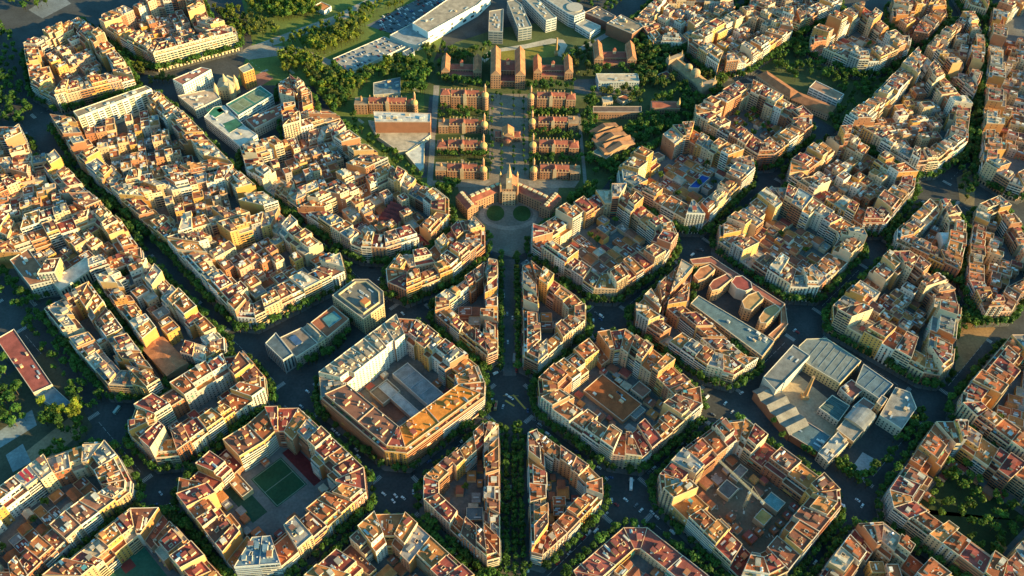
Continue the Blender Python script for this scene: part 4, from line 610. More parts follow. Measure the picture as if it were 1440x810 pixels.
def size(fp,h):
    x,y=cen(fp); X,Y,s=proj(x,y,h)
    vis=-15<X<1455 and -12<Y<822
    return abs(area(fp))*s*s*(1 if vis else 0), (-140<X<1580 and -120<Y<930)
SPC=[(ccw(s['poly']),cen(s['poly'])) for s in SPECIALS]
def clash(fp):
    c=cen(fp); P=P4(fp); pts=[P(u,v) for u in (.15,.5,.85) for v in (.15,.5,.85)]
    for q,qc in SPC:
        if abs(qc[0]-c[0])+abs(qc[1]-c[1])<120 and sum(inside(a,q) for a in pts)>=3: return True
    return False
LOTS=[l for l in LOTS if not clash(l['fp'])]; SHEDS=[s for s in SHEDS if not clash(s['fp'])]
for l in LOTS+SHEDS: l['size'],l['keep']=size(l['fp'],l['h'])
LOTS.sort(key=lambda l:-l['size']); SHEDS.sort(key=lambda l:-l['size'])
heap=Heap(); nind=0; labs=set()
for l in LOTS:
    if not l['keep']: continue
    rnd=random.Random(l['seed']); x,y=cen(l['fp'])
    if nind<300 and l['size']>0:
        lab=l['label']
        assert lab not in labs,lab
        labs.add(lab)
        T=Thing('apartment_building',lab,'apartment building',x,y,'buildings of the '+l['b']['name']); building(T,l['fp'],l['h'],rnd,2 if nind<45 else 1,l['o']); nind+=1
    else: building(heap,l['fp'],l['h'],rnd,0,l['o'])
if heap.mb.f: tag(link('apartment_buildings',heap.mb.mesh('apartment_buildings')),'apartment buildings of the farther blocks, cream walls and terracotta roof terraces','buildings',kind='stuff')
def shed(T,s,rnd):
    fp=s['fp']; h=s['h']; w=MB(); r=MB(); P=P4(fp); wc=rnd.choice(WALLS)[1]; rn,rc=rnd.choice(RP['red'] if rnd.random()<.75 else RP['mixed']); rc=mul(rc,.85)
    w.prism(fp,0,h,WALL,wc,WALL,wc)
    if s['fl']>1:
        for e in range(4):
            a=fp[e]; b=fp[(e+1)%4]; T.nwin=99; T.nbal=99; Facade(a,b,0,h,'C',wc,rnd,False).build(w,T,0,False)
    q=[P(.03,.03),P(.97,.03),P(.97,.97),P(.03,.97)]
    if s['fl']==1 and rnd.random()<.35:
        z=h+1.8; a=lerp(q[0],q[1],.5); b=lerp(q[3],q[2],.5)
        r.face([(*q[0],h+.01),(*a,z),(*b,z),(*q[3],h+.01)],ROOF,rc); r.face([(*a,z),(*q[1],h+.01),(*q[2],h+.01),(*b,z)],ROOF,rc); r.face([(*q[0],h+.01),(*q[1],h+.01),(*a,z)],WALL,wc); r.face([(*q[2],h+.01),(*q[3],h+.01),(*b,z)],WALL,wc)
        T.part('wall',w); T.part('roof',r); return rn
    for e in range(4):
        a=fp[e]; b=fp[(e+1)%4]; c=q[(e+1)%4]; d=q[e]
        w.face([(*a,h),(*b,h),(*b,h+.7),(*a,h+.7)],WALL,wc); w.face([(*a,h+.7),(*b,h+.7),(*c,h+.7),(*d,h+.7)],WALL,lerp(wc,(.65,.6,.5),.5)); w.face([(*c,h),(*d,h),(*d,h+.7),(*c,h+.7)],WALL,wc)
    r.face([(*p,h+.01) for p in q],ROOF,rc); T.part('wall',w); T.part('roof',r)
    ax=(q[1][0]-q[0][0],q[1][1]-q[0][1]); L=math.hypot(*ax) or 1; ux,uy=ax[0]/L,ax[1]/L
    for k in range(rnd.choice([1,2,3,3,4])):
        x,y=P(.2+.2*k,rnd.uniform(.25,.75)); b=MB(); t=rnd.random()
        if s['fl']>1 and t<.5: hc=rnd.choice([(.64,.58,.46),(.55,.38,.2)]); b.boxa(x,y,h,ux,uy,2.6,3.6,2.6,WALL,hc,ROOF,rnd.choice([(.3,.11,.07),(.6,.56,.5)])); T.part('stair_house',b)
        elif t<.75: b.boxa(x,y,h+.01,ux,uy,1.2,rnd.uniform(3,6),.5,METAL,rnd.choice([(.5,.52,.5),(.25,.33,.37),(.6,.58,.52)])); T.part('skylight',b)
        else: b.boxa(x,y,h,ux,uy,.6,1,1.5,WALL,(.5,.36,.22)); T.part('chimney',b)
    return rn
hs=Heap(); n=0; scount={}
for s in SHEDS:
    if not s['keep']: continue
    rnd=random.Random(s['seed']); x,y=cen(s['fp'])
    if n<110 and s['size']>0:
        g=scount.setdefault(s['b']['key'],[]); T=Thing('courtyard_workshop',None,'workshop' if s['fl']==1 else 'annex',x,y,'courtyard buildings of the '+s['b']['name']); rn=shed(T,s,rnd); g.append((T,s,rn,proj(x,y)[1])); n+=1
    else: shed(hs,s,rnd)
for k,g in scount.items():
    g.sort(key=lambda t:-t[3]); by={}
    for T,s,rn,y in g: by.setdefault((rn,'one storey' if s['fl']==1 else '%s storey'%('two three four five'.split()[s['fl']-2])),[]).append((T,s))
    for (rn,st),q in by.items():
        for i,(T,s) in enumerate(q):
            T.root['label']=('%s roofed %s yard building%s inside %s'%(rn,st,'' if len(q)==1 else ', %s from the front,'%ORD[min(i,13)],s['b']['name']))
if hs.mb.f: tag(link('courtyard_workshops',hs.mb.mesh('courtyard_workshops')),'low courtyard workshops and annexes filling the farther blocks','buildings',kind='stuff')
# ---------------------------------------------------------------- particular buildings
def obb(p):
    n=len(p); i=max(range(n),key=lambda i:math.hypot(p[(i+1)%n][0]-p[i][0],p[(i+1)%n][1]-p[i][1])); a,b=p[i],p[(i+1)%n]; l=math.hypot(b[0]-a[0],b[1]-a[1]); u=((b[0]-a[0])/l,(b[1]-a[1])/l)
    us=[q[0]*u[0]+q[1]*u[1] for q in p]; vs=[-q[0]*u[1]+q[1]*u[0] for q in p]
    f=lambda s,t:(u[0]*(us_0+s*(us_1-us_0))-u[1]*(vs_0+t*(vs_1-vs_0)),u[1]*(us_0+s*(us_1-us_0))+u[0]*(vs_0+t*(vs_1-vs_0)))
    us_0,us_1,vs_0,vs_1=min(us),max(us),min(vs),max(vs)
    return f,u,us_1-us_0,vs_1-vs_0
def gable(mb,f,z,h,rc,wc,axis=0,ov=.0):
    """ridge roof over the unit square f, ridge along s (axis 0) or t (axis 1)"""
    g=(lambda s,t:f(s,t)) if axis==0 else (lambda s,t:f(1-t,s))
    a,b,c,d=g(0,0),g(1,0),g(1,1),g(0,1); r0,r1=g(0,.5),g(1,.5)
    mb.face([(*a,z),(*b,z),(*r1,z+h),(*r0,z+h)],ROOF,rc); mb.face([(*c,z),(*d,z),(*r0,z+h),(*r1,z+h)],ROOF,rc)
    mb.face([(*b,z),(*c,z),(*r1,z+h)],WALL,wc); mb.face([(*d,z),(*a,z),(*r0,z+h)],WALL,wc)
def hiproof(mb,f,z,h,rc,k=.15):
    a,b,c,d=f(0,0),f(1,0),f(1,1),f(0,1); r0,r1=f(k,.5),f(1-k,.5)
    mb.face([(*a,z),(*b,z),(*r1,z+h),(*r0,z+h)],ROOF,rc); mb.face([(*c,z),(*d,z),(*r0,z+h),(*r1,z+h)],ROOF,rc)
    mb.face([(*b,z),(*c,z),(*r1,z+h)],ROOF,rc); mb.face([(*d,z),(*a,z),(*r0,z+h)],ROOF,rc)
class Sub:
    nwin=99; nbal=99
    def part(s,*a,**k): return None
def facewin(wall,p,q,z0,z1,style,wc,rnd):
    f=Facade(p,q,z0,z1,'C',wc,rnd,False)
    if f.L<3: return
    if style=='win':
        n=max(1,int(f.L/3)); st=f.L/n; z=z0+1
        while z+2.4<z1:
            for k in range(n): wall.face(f.quad(st*(k+.5)-.65,st*(k+.5)+.65,.05,z,z+1.8),GLASS,GL)
            z+=3.3
    elif style=='band':
        z=z0+1.1
        while z+1.8<z1:
            n=max(1,int(f.L/6)); st=f.L/n
            for k in range(n): wall.face(f.quad(st*k+.5,st*(k+1)-.5,.05,z,z+1.5),GLASS,GLB)
            f.slab(wall,0,f.L,.01,.16,z-.35,z-.1,WALL,mul(wc,1.15)); z+=3.5
    elif style=='vert':
        n=max(1,int(f.L/3.2)); st=f.L/n
        for k in range(n): wall.face(f.quad(st*(k+.5)-.75,st*(k+.5)+.75,.05,z0+2,z1-1.6),GLASS,GL); f.slab(wall,st*k-.25,st*k+.25,.01,.45,z0,z1-.8,WALL,mul(wc,1.1))
    elif style=='panel':
        n=max(1,int(f.L/7)); st=f.L/n
        for k in range(n):
            if k%2: f.slab(wall,st*k,st*(k+1),.01,.9,z0+4,z1-.5,WALL,(.68,.66,.6))
            z=z0+5
            while z+2<z1:
                wall.face(f.quad(st*k+1,st*(k+1)-1,.95 if k%2 else .05,z,z+1.5),GLASS,GL); z+=3
    elif style=='few':
        n=max(1,int(f.L/16)); st=f.L/n
        for k in range(n):
            for z in (z0+3,z0+8.5): x=st*(k+rnd.uniform(.25,.75)); w=rnd.choice([1.5,3]); wall.face(f.quad(x-w,x+w,.05,z,z+rnd.choice([1.6,3.2])),GLASS,(.04,.05,.06))
def special(s,si):
    rnd=random.Random(si*13+7); p=ccw(s['poly']); x,y=cen(p); z=s['z']; T=Thing(s['name'],s['label'],s['cat'],x,y,s.get('group')); T.nwin=T.nbal=99
    wc,rc=s['wall'],s['roof']; wall=MB(); roof=MB(); par=MB(); n=len(p); f,u,LU,LV=obb(p)
    for i in range(n):
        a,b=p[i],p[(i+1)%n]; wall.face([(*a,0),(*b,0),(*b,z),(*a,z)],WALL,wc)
        if s['style']!='none': facewin(wall,a,b,0,z,s['style'],wc,rnd)
    plain=False
    if 'saw' in s:
        k=s['saw']
        for i in range(k):
            s0,s1=i/k,(i+1)/k; m=s0+(s1-s0)*.5
            roof.face([(*f(s0,0),z),(*f(m,0),z+3.2),(*f(m,1),z+3.2),(*f(s0,1),z)][::-1],ROOF,rc); roof.face([(*f(m,0),z+3.2),(*f(s1,0),z),(*f(s1,1),z),(*f(m,1),z+3.2)][::-1],ROOF,mul(rc,1.15))
            for t in (0,1): wall.face([(*f(s0,t),z),(*f(s1,t),z),(*f(m,t),z+3.2)],WALL,wc)
    elif 'vault' in s:
        m=8
        for i in range(m):
            a0,a1=PI*i/m,PI*(i+1)/m; t0,t1=.5-.5*math.cos(a0),.5-.5*math.cos(a1); h0,h1=z+3.2*math.sin(a0),z+3.2*math.sin(a1)
            roof.face([(*f(0,t0),h0),(*f(1,t0),h0),(*f(1,t1),h1),(*f(0,t1),h1)],ROOF,rc if i%3 else mul(rc,1.2))
            for e in (0,1): wall.face([(*f(e,t0),z),(*f(e,t1),z),(*f(e,t1),h1),(*f(e,t0),h0)],WALL,wc)
    elif 'hip' in s: hiproof(roof,f,z,3.6,rc,.5*LV/LU)
    elif 'gables' in s:
        roof.face([(*q,z) for q in p],ROOF,rc)
        for k in range(s['gables']):
            g=lambda a,b,k=k:f((k+.1+.8*a)/s['gables'],.1+.8*b); gable(roof,g,z+.02,4.0 if k%2 else 5.2,mul(rc,.85+.12*k),wc,k%2)
    elif s['name']=='tiled_hall': gable(roof,f,z,2.2,rc,wc,0)
    else:
        plain=True; roof.face([(*q,z) for q in p],ROOF,rc)
        q=inset(p,.45); pc=lerp(wc,(.66,.6,.5),.5); ph=.8
        for i in range(n):
            a,b,c,d=p[i],p[(i+1)%n],q[(i+1)%n],q[i]
            par.face([(*a,z),(*b,z),(*b,z+ph),(*a,z+ph)],WALL,pc); par.face([(*a,z+ph),(*b,z+ph),(*c,z+ph),(*d,z+ph)],WALL,pc); par.face([(*c,z),(*d,z),(*d,z+ph),(*c,z+ph)],WALL,pc)
    T.part('wall',wall); T.part('roof',roof); T.part('parapet',par)
    if 'ribs' in s:
        for k in range(1,s['ribs']):
            b=MB(); a,c=f(k/s['ribs'],.06),f(k/s['ribs'],.94)
            if inside(f(k/s['ribs'],.12),p) and inside(f(k/s['ribs'],.88),p):
                m=lerp(a,c,.5); b.boxa(m[0],m[1],z,-u[1],u[0],LV*.8,.4,.35,METAL,mul(rc,1.5)); T.part('roof_rib',b)
    if 'sky' in s:
        b=MB(); q=ccw(s['sky'][1]); b.prism(q,z,z+.9,METAL,(.4,.4,.38),GLASS,s['sky'][0]); T.part('skylight',b)
    if 'pad' in s:
        b=MB(); b.cyl(*s['pad'],z,z+1.4,11,11,METAL,(.42,.36,.28),20); o=T.part('helipad',b)
    if 'courts' in s:
        for k in range(2):
            b=MB(); g=lambda a,c,k=k:f(.08+.44*k+.4*a,.15+.7*c); b.face([(*g(0,0),z+.03),(*g(1,0),z+.03),(*g(1,1),z+.03),(*g(0,1),z+.03)],ROOF,(.16,.19,.11)); T.part('ball_court',b)
    for nm,cc,q in s.get('decks',()):
        b=MB(); b.prism(ccw(q),z,z+.35,WALL,(.6,.57,.5),GLASS if nm=='pool' else ROOF,cc); T.part(nm,b)
    if 'pent' in s:
        b=MB(); b.boxa(*s['pent'],z,u[0],u[1],7,7,5,WALL,(.55,.38,.16),ROOF,(.45,.15,.05)); T.part('penthouse',b)
        q1=inset(p,4); q2=inset(p,4.6); b=MB()
        for i in range(n):
            A,B_,C_,D_=q1[i],q1[(i+1)%n],q2[(i+1)%n],q2[i]; b.face([(*A,z),(*B_,z),(*B_,z+2.2),(*A,z+2.2)],WALL,(.5,.4,.24)); b.face([(*A,z+2.2),(*B_,z+2.2),(*C_,z+2.2),(*D_,z+2.2)],WALL,(.5,.4,.24)); b.face([(*C_,z),(*D_,z),(*D_,z+2.2),(*C_,z+2.2)],WALL,(.5,.4,.24))
        T.part('roof_screen',b)
    if 'courts' in s:
        for k in range(2):
            b=MB(); g=lambda a,c,k=k:f(.08+.44*k+.4*a,.15+.7*c)
            for (a0,c0),(a1,c1) in (((.05,.1),(.95,.1)),((.05,.9),(.95,.9)),((.05,.1),(.05,.9)),((.95,.1),(.95,.9)),((.5,.1),(.5,.9))):
                A=g(a0,c0);B_=g(a1,c1);l=math.hypot(B_[0]-A[0],B_[1]-A[1]); b.boxa((A[0]+B_[0])/2,(A[1]+B_[1])/2,z+.035,(B_[0]-A[0])/l,(B_[1]-A[1])/l,l,.3,.01,METAL,(.35,.4,.36))
            T.part('court_lines',b)
    for k in range(s.get('items',0)):
        for t in range(6):
            a,c=rnd.uniform(.1,.9),rnd.uniform(.15,.85); q=f(a,c)
            if inside(q,p) and edist(q,p)>2:
                b=MB(); r=rnd.random()
                if r<.5: b.boxa(q[0],q[1],z,u[0],u[1],rnd.uniform(2,5),rnd.uniform(1.5,3),rnd.uniform(.8,2.6),WALL,rnd.choice([(.62,.58,.5),(.5,.48,.44),(.55,.4,.24)])); T.part('plant_room' if r<.25 else 'vent_box',b)
                else: b.boxa(q[0],q[1],z,u[0],u[1],rnd.uniform(3,7),rnd.uniform(1,1.8),.7,METAL,rnd.choice([(.6,.6,.57),(.3,.36,.4),(.5,.5,.48)])); T.part('skylight',b)
                break
for i,s in enumerate(SPECIALS): special(s,i)
EXTRA=[]
def extrude(name,label,cat,p,z,wc,rc,style='win',items=0,**k): EXTRA.append(dict(poly=p)); special(dict(name=name,label=label,cat=cat,poly=p,z=z,wall=wc,roof=rc,style=style,items=items,**k),hash(label)%1 if 0 else len(label))
# ---------------------------------------------------------------- yards with their own contents
PAT=MB()
def inner(key): return ccw([b['inner'] for b in BLOCKS if b['key']==key][0])
def sub(q,s0,s1,t0,t1):
    f,u,LU,LV=obb(q); return [f(s0,t0),f(s1,t0),f(s1,t1),f(s0,t1)]
def patch(name,p,z,c,m=GROUND):
    if name in('sports_pitch','running_track','basketball_court'): EXTRA.append(dict(poly=p))
    b=MB(); b.face([(*q,z) for q in ccw(p)],m,c); return structure(name,b)
qE=inner('E'); fE,uE,LE,VE=obb(qE)
# world corners of things inside yards, on the axes of the street grid
def gbox(cx,cy,w,d,ang=45):
    c,s=math.cos(math.radians(ang)),math.sin(math.radians(ang)); return [(cx+c*a-s*b,cy+s*a+c*b) for a,b in ((-w/2,-d/2),(w/2,-d/2),(w/2,d/2),(-w/2,d/2))]
xE,yE=cen(qE)
extrude('market_roof','long grey warehouse roof with pale stripe inside orange roofed courtyard block','warehouse',gbox(xE+10,yE+8,18,58,45),6,(.4,.38,.36),(.22,.23,.24),'none',ribs=5)
extrude('yard_store','pale striped low roof beside grey warehouse inside orange roofed courtyard block','warehouse',gbox(xE-6,yE-8,9,54,45),5,(.4,.38,.36),(.36,.36,.35),'none')
extrude('yard_shed','brown low shed in corner of orange roofed courtyard block','shed',gbox(xE-22,yE+4,20,18,45),4.5,(.4,.33,.24),(.2,.14,.09),'none')
patch('courtyard_paving',gbox(xE-14,yE-14,18,22,45),.14,(.2,.09,.06))
xF,yF=cen(inner('F'))
extrude('yard_roof','wide tan flat roof with dark hatches filling brown patio courtyard block','warehouse',gbox(xF-4,yF+2,26,46,45),5,(.4,.28,.18),(.27,.085,.03),'none',items=6)
extrude('yard_house','small brown house at edge of brown patio courtyard','house',gbox(xF+22,yF+10,12,14,45),6,(.4,.33,.24),(.26,.12,.08),'win')
extrude('yard_store','grey shed beside tan roof in brown patio courtyard','shed',gbox(xF+16,yF-12,14,10,45),4,(.4,.38,.34),(.2,.2,.19),'none')
xG,yG=cen(inner('G'))
patch('sports_pitch',gbox(xG+4,yG+8,30,36,45),.15,(.015,.065,.03))
patch('running_track',gbox(xG+22,yG+24,12,44,45),.146,(.11,.018,.02))
patch('playground',gbox(xG-20,yG-10,14,40,45),.15,(.02,.06,.035))
lin=MB()
for a,b in (((-14,-17),(14,-17)),((-14,17),(14,17)),((-14,-17),(-14,17)),((14,-17),(14,17)),((-14,0),(14,0))):
    c=s_=math.sqrt(.5); A=(xG+4+c*a[0]-s_*a[1],yG+8+s_*a[0]+c*a[1]); B=(xG+4+c*b[0]-s_*b[1],yG+8+s_*b[0]+c*b[1]); L=math.hypot(B[0]-A[0],B[1]-A[1]); lin.boxa((A[0]+B[0])/2,(A[1]+B[1])/2,.155,(B[0]-A[0])/L,(B[1]-A[1])/L,L,.25,.004,METAL,(.3,.4,.34))
structure('pitch_markings',lin)
extrude('yard_gym','brown and orange roofed gym strip beside green pitch','hall',gbox(xG-30,yG+6,10,34,45),6,(.5,.38,.2),(.36,.16,.07),'none',items=3)
xB,yB=cen(inner('BC'))
patch('basketball_court',gbox(xB-6,yB+2,34,52,45),.15,(.03,.12,.08))
cm=MB()
for dx,dy,w,d in ((0,0,9,9),(0,20,9,9),(0,-20,9,9)):
    q=gbox(xB-6-dy*.7071,yB+2+dy*.7071,w,d); cm.face([(*p,.156) for p in q],METAL,(.16,.03,.03))
structure('court_markings',cm)
patch('lawn',inset(inner('Y'),7),.15,(.03,.05,.018))
patch('building_site',inset(inner('H'),1),.14,(.16,.11,.075))
xH,yH=cen(inner('H'))
rH=random.Random(3)
for k,(dx,dy,w,d,h,c,lab) in enumerate([(-14,10,14,12,5,(.1,.1,.1),'black roofed site shed below crane mast'),(10,-16,12,10,7,(.42,.25,.08),'ochre formwork block on crane building site'),(-2,26,16,8,4,(.2,.17,.15),'long low brown hut on crane building site'),(22,-2,12,14,6,(.12,.25,.26),'teal roofed hut on crane building site')]):
    extrude('site_hut',lab,'hut',gbox(xH+dx,yH+dy,w,d),h,(.4,.32,.22),c,'none')
def clutter(key,n,seed,hs=(2.5,5)):
    q=inner(key); r=random.Random(seed); f,u,LU,LV=obb(q); made=[]; spp=[ccw(s['poly']) for s in EXTRA]
    for t in range(n*14):
        a,c=r.random(),r.random(); x,y=f(a,c); w,d=r.uniform(4,9),r.uniform(4,10)
        if not inside((x,y),q) or edist((x,y),q)<max(w,d)*.5 or edist((x,y),q)>max(w,d)*.5+(14 if key in 'FHS' else 6): continue
        if any(math.hypot(x-X,y-Y)<(max(w,d)+D)*.5 for X,Y,D in made) or any(inside((x,y),e) or edist((x,y),e)<max(w,d)*.6 for e in spp): continue
        made.append((x,y,max(w,d))); 
        if len(made)>=n: break
    made.sort(key=lambda m:-proj(m[0],m[1])[1])
    for i,(x,y,D) in enumerate(made):
        rn,rc=r.choice(RP['red']); T=Thing('patio_shed','small %s-roofed patio shed, %s from the front against yard walls of %s'%(rn.replace(' ','-'),ORD[min(i,25)],NAME[key]),'shed',x,y,'patio sheds of the '+NAME[key]); w=MB(); w.boxa(x,y,0,*u,D,D*.8,h:=r.uniform(*hs),WALL,r.choice(WALLS)[1]); T.part('wall',w); b=MB(); b.boxa(x,y,h+.003,*u,D+.2,D*.8+.2,.15,ROOF,rc); T.part('roof',b)
        if r.random()<.6: b=MB(); b.boxa(x,y,h+.156,*u,1.2,D*.5,.5,METAL,(.45,.47,.45)); T.part('skylight',b)
NAME={b['key']:b['name'] for b in BLOCKS}
for k,n in (('C',14),('D',12),('E',10),('F',24),('G',18),('H',20),('S',16),('Y',14),('I',8),('J',5),('BC',12)): clutter(k,n,len(k)+n)
ru=MB()
for k in range(90):
    q=(xH+rH.uniform(-26,26),yH+rH.uniform(-30,30)); a=rH.uniform(0,PI); ru.boxa(q[0],q[1],.145,math.cos(a),math.sin(a),rH.uniform(.6,3),rH.uniform(.4,1.6),rH.uniform(.2,1),WALL,rH.choice([(.4,.36,.3),(.3,.15,.1),(.5,.45,.38),(.2,.18,.16)]))
tag(link('rubble',ru.mesh('rubble')),'scattered building rubble on crane site','rubble',kind='stuff')
def crane(x,y,h,ang,jib):
    T=Thing('tower_crane','pale yellow tower crane standing in the building site courtyard','crane',x,y); c=(.5,.42,.26)
    def lattice(mb,p,q,w,n,e):
        p=Vector(p);q=Vector(q); d=q-p; e=Vector(e); f_=d.normalized().cross(e); R=[e*w/2+f_*w/2,e*w/2-f_*w/2,-e*w/2-f_*w/2,-e*w/2+f_*w/2]
        for k in range(4): mb.tube(p+R[k],q+R[k],.14,METAL,c,4)
        for i in range(n):
            a=p+d*(i/n); b=p+d*((i+1)/n)
            for k in range(4): mb.tube(a+R[k],b+R[(k+1)%4],.09,METAL,c,3)
    m=MB(); lattice(m,(x,y,0),(x,y,h),1.8,14,(1,0,0)); T.part('mast',m)
    u=(math.cos(ang),math.sin(ang)); j=MB(); lattice(j,(x,y,h+1),(x+u[0]*jib,y+u[1]*jib,h+1),1.3,18,(0,0,1)); T.part('jib',j)
    j=MB(); lattice(j,(x,y,h+1),(x-u[0]*14,y-u[1]*14,h+1),1.3,6,(0,0,1)); o=T.part('counter_jib',j)
    b=MB(); b.boxa(x-u[0]*12,y-u[1]*12,h-1.5,*u,3,1.6,2.2,WALL,(.4,.4,.38)); T.part('counterweight',b,o)
    b=MB(); b.boxa(x-u[1]*1.8,y+u[0]*1.8,h-1.6,*u,1.6,1.5,2,METAL,(.6,.58,.5)); T.part('cab',b)
    b=MB(); b.tube((x,y,h+1),(x,y,h+8),.25,METAL,c,5); b.tube((x,y,h+8),(x+u[0]*jib*.7,y+u[1]*jib*.7,h+1.6),.08,METAL,c,4); b.tube((x,y,h+8),(x-u[0]*12,y-u[1]*12,h+1.6),.08,METAL,c,4); T.part('tie_bars',b)
crane(xH-2,yH-4,27,math.radians(128),36)
def chimney(x,y,h,r,lab):
    T=Thing('brick_chimney',lab,'chimney',x,y); b=MB(); b.boxa(x,y,0,1,0,r*3,r*3,4,WALL,(.5,.32,.14)); T.part('base',b)
    b=MB(); b.cyl(x,y,4,h,r,r*.6,WALL,(.42,.24,.1),12); T.part('shaft',b)
    b=MB(); b.cyl(x,y,h+.003,h+1,r*.75,r*.75,WALL,(.4,.24,.12),12); T.part('rim',b)
chimney(*MISC['chim'][0],30,2.0,'tall yellow brick chimney in old factory yard')
chimney(*MISC['chim'][1],24,1.5,'tall slim brick chimney on the grass behind the hospital')
# ---------------------------------------------------------------- hospital garden complex
BR=(.36,.18,.10);BR2=(.40,.22,.125);TI=(.27,.085,.055);GO=(.52,.36,.13);ST=(.50,.37,.23)
def rect(x0,x1,y0,y1): return [(x0,y0),(x1,y0),(x1,y1),(x0,y1)]
def fr(x0,x1,y0,y1): return lambda s,t:(x0+s*(x1-x0),y0+t*(y1-y0))
def wbox(T,name,x0,x1,y0,y1,z,wc,roof=None,rc=TI,rh=4,axis=0,style='win',seed=1):
    w=MB(); p=rect(x0,x1,y0,y1); rnd=random.Random(seed)
    for i in range(4):
        a,b=p[i],p[(i+1)%4]; w.face([(*a,0),(*b,0),(*b,z),(*a,z)],WALL,wc); facewin(w,a,b,0,z,style,wc,rnd)
    for i in range(4):
        f=Facade(p[i],p[(i+1)%4],0,z,'C',wc,rnd,False); f.slab(w,0,f.L,.01,.3,z-.6,z-.1,WALL,ST)
    o=T.part(name,w); r=MB()
    if roof=='gable': gable(r,fr(x0-.0,x1+.0,y0,y1),z,rh,rc,wc,axis)
    elif roof=='hip': hiproof(r,fr(x0,x1,y0,y1),z,rh,rc,.5*(y1-y0)/(x1-x0) if x1-x0>y1-y0 else .3)
    elif roof=='pyr':
        c=((x0+x1)/2,(y0+y1)/2,z+rh)
        for i in range(4): r.face([(*p[i],z),(*p[(i+1)%4],z),c],ROOF,rc)
    else: r.face([(*q,z) for q in p],ROOF,rc)
    T.part('roof',r,o); return o
def spire(T,x,y,z,r,h,c=GO,body=4,name='turret'):
    b=MB(); b.cyl(x,y,0,z+body,r,r,WALL,BR2,8); o=T.part(name,b); s=MB(); s.cyl(x,y,z+body+.003,z+body+h,r*1.1,.05,ROOF,c,8,False); T.part('spire',s,o)
for i,(x0,x1,y,fl,side,lab) in enumerate(MISC['pav']):
    H=3.6*fl+4; D=13; T=Thing('hospital_pavilion',lab,'hospital pavilion',(x0+x1)/2,y+D/2,'domed garden pavilions')
    L=x1-x0; xi=x1 if side>0 else x0; sg=-side                       # dome end faces the plaza
    X=lambda a:xi+sg*a*L
    lo,hi=sorted((X(.2),X(.78))); wbox(T,'ward',lo,hi,y,y+D,H,BR,'gable',TI,4.2,0,seed=i)
    lo2,hi2=sorted((X(.8),X(1))); wbox(T,'end_block',lo2,hi2,y-1,y+D-1,H+2 if i%3==0 else H-.5,BR2,'hip' if i%2 else None,TI if i%2 else (.3,.2,.12),3,seed=i+9)
    lo3,hi3=sorted((X(.04),X(.195))); wbox(T,'lobby',lo3,hi3,y+1,y+D-3,H-1.5,BR,'gable',(.36,.15,.08),3,1,seed=i+19)
    px,py=X(.07),y+1.5; b=MB(); b.cyl(px,py,0,H+1,3.9,3.9,WALL,BR2,16); b.cyl(px,py,H+1.003,H+1.6,4.2,4.2,WALL,ST,16)
    for k in range(10):
        a=2*PI*k/10+.3
        for z in np.arange(1.2,H-1,3.4): q=[(px+3.95*math.cos(a+e),py+3.95*math.sin(a+e)) for e in (-.14,.14)]; b.face([(*q[0],z),(*q[1],z),(*q[1],z+2.2),(*q[0],z+2.2)],GLASS,GL)
    o=T.part('dome_tower',b); b=MB(); b.dome(px,py,H+1.6,3.9,3.6,ROOF,GO,16); T.part('dome',b,o); b=MB(); b.cyl(px,py,H+5.1,H+6.6,.5,.1,WALL,ST,6); T.part('finial',b,o)
    spire(T,X(.075),y+D-3,H+2,1.3,4.5,(.5,.3,.17),5)
    spire(T,X(.9),y+D*.5,H,1.5,3.6,(.42,.2,.09),3,'ventilation_turret')
    for k in range(9):
        for yy in (y+.4,y+D-.4):
            b=MB(); xx=lo+(hi-lo)*(k+.02)/8*.98+.3; b.boxa(xx,yy,H,1,0,.8,.8,2.2,WALL,ST); b.cyl(xx,yy,H+2.203,H+3.4,.55,.05,ROOF,GO,6,False); T.part('pinnacle',b)
    b=MB(); m=(lo+hi)/2; b.boxa(m,y-.2,0,1,0,4,1.2,H+3,WALL,ST); f=fr(m-2.2,m+2.2,y-.8,y+D*.45); gable(b,f,H+3.0,3,TI,ST,1); T.part('central_gable',b)
    for k in (.36,.64): b=MB(); b.boxa(X(k),y+D*.5,H+3.2,1,0,.9,.9,3.2,WALL,ST); T.part('chimney',b)
def twin(p,q,lab,H,wide,depth,rh,wcol=BR2,tower=0,mid=.6):
    x0,x1=p[0],q[0]; y=(p[1]+q[1])/2; T=Thing('brick_wing_building',lab,'hospital',(x0+x1)/2,y,None)
    wbox(T,'wing',x0,x0+wide,y,y+depth,H,wcol,'gable',(.38,.15,.07),rh,1,seed=3); wbox(T,'wing',x1-wide,x1,y,y+depth,H,wcol,'gable',(.38,.15,.07),rh,1,seed=4)
    wbox(T,'link',x0+wide+.05,x1-wide-.05,y+depth*.35,y+depth*.75,H*mid,BR,'gable',TI,3,0,seed=5); wbox(T,'porch',x0+wide+.05,x1-wide-.05,y+depth*.08,y+depth*.33,H*.42,BR,None,(.26,.08,.06),seed=6)
    b=MB(); b.boxa((x0+x1)/2,y+depth*.55,0,1,0,4,4,H*mid+7,WALL,ST); o=T.part('lantern',b); r=MB(); 
    c=((x0+x1)/2,y+depth*.55,H*mid+10.5); q_=rect(c[0]-2.2,c[0]+2.2,c[1]-2.2,c[1]+2.2)
    for i in range(4): r.face([(*q_[i],H*mid+7.003),(*q_[(i+1)%4],H*mid+7.003),c],ROOF,TI)
    T.part('roof',r,o)
twin(*MISC['conv'],'tall twin gabled brick convent closing the garden plaza',20,12,52,7,mid=.7)
twin(*MISC['convL'],'low twin gabled brick block with teal ridge glazing, shaded side of convent',12,10,30,6)
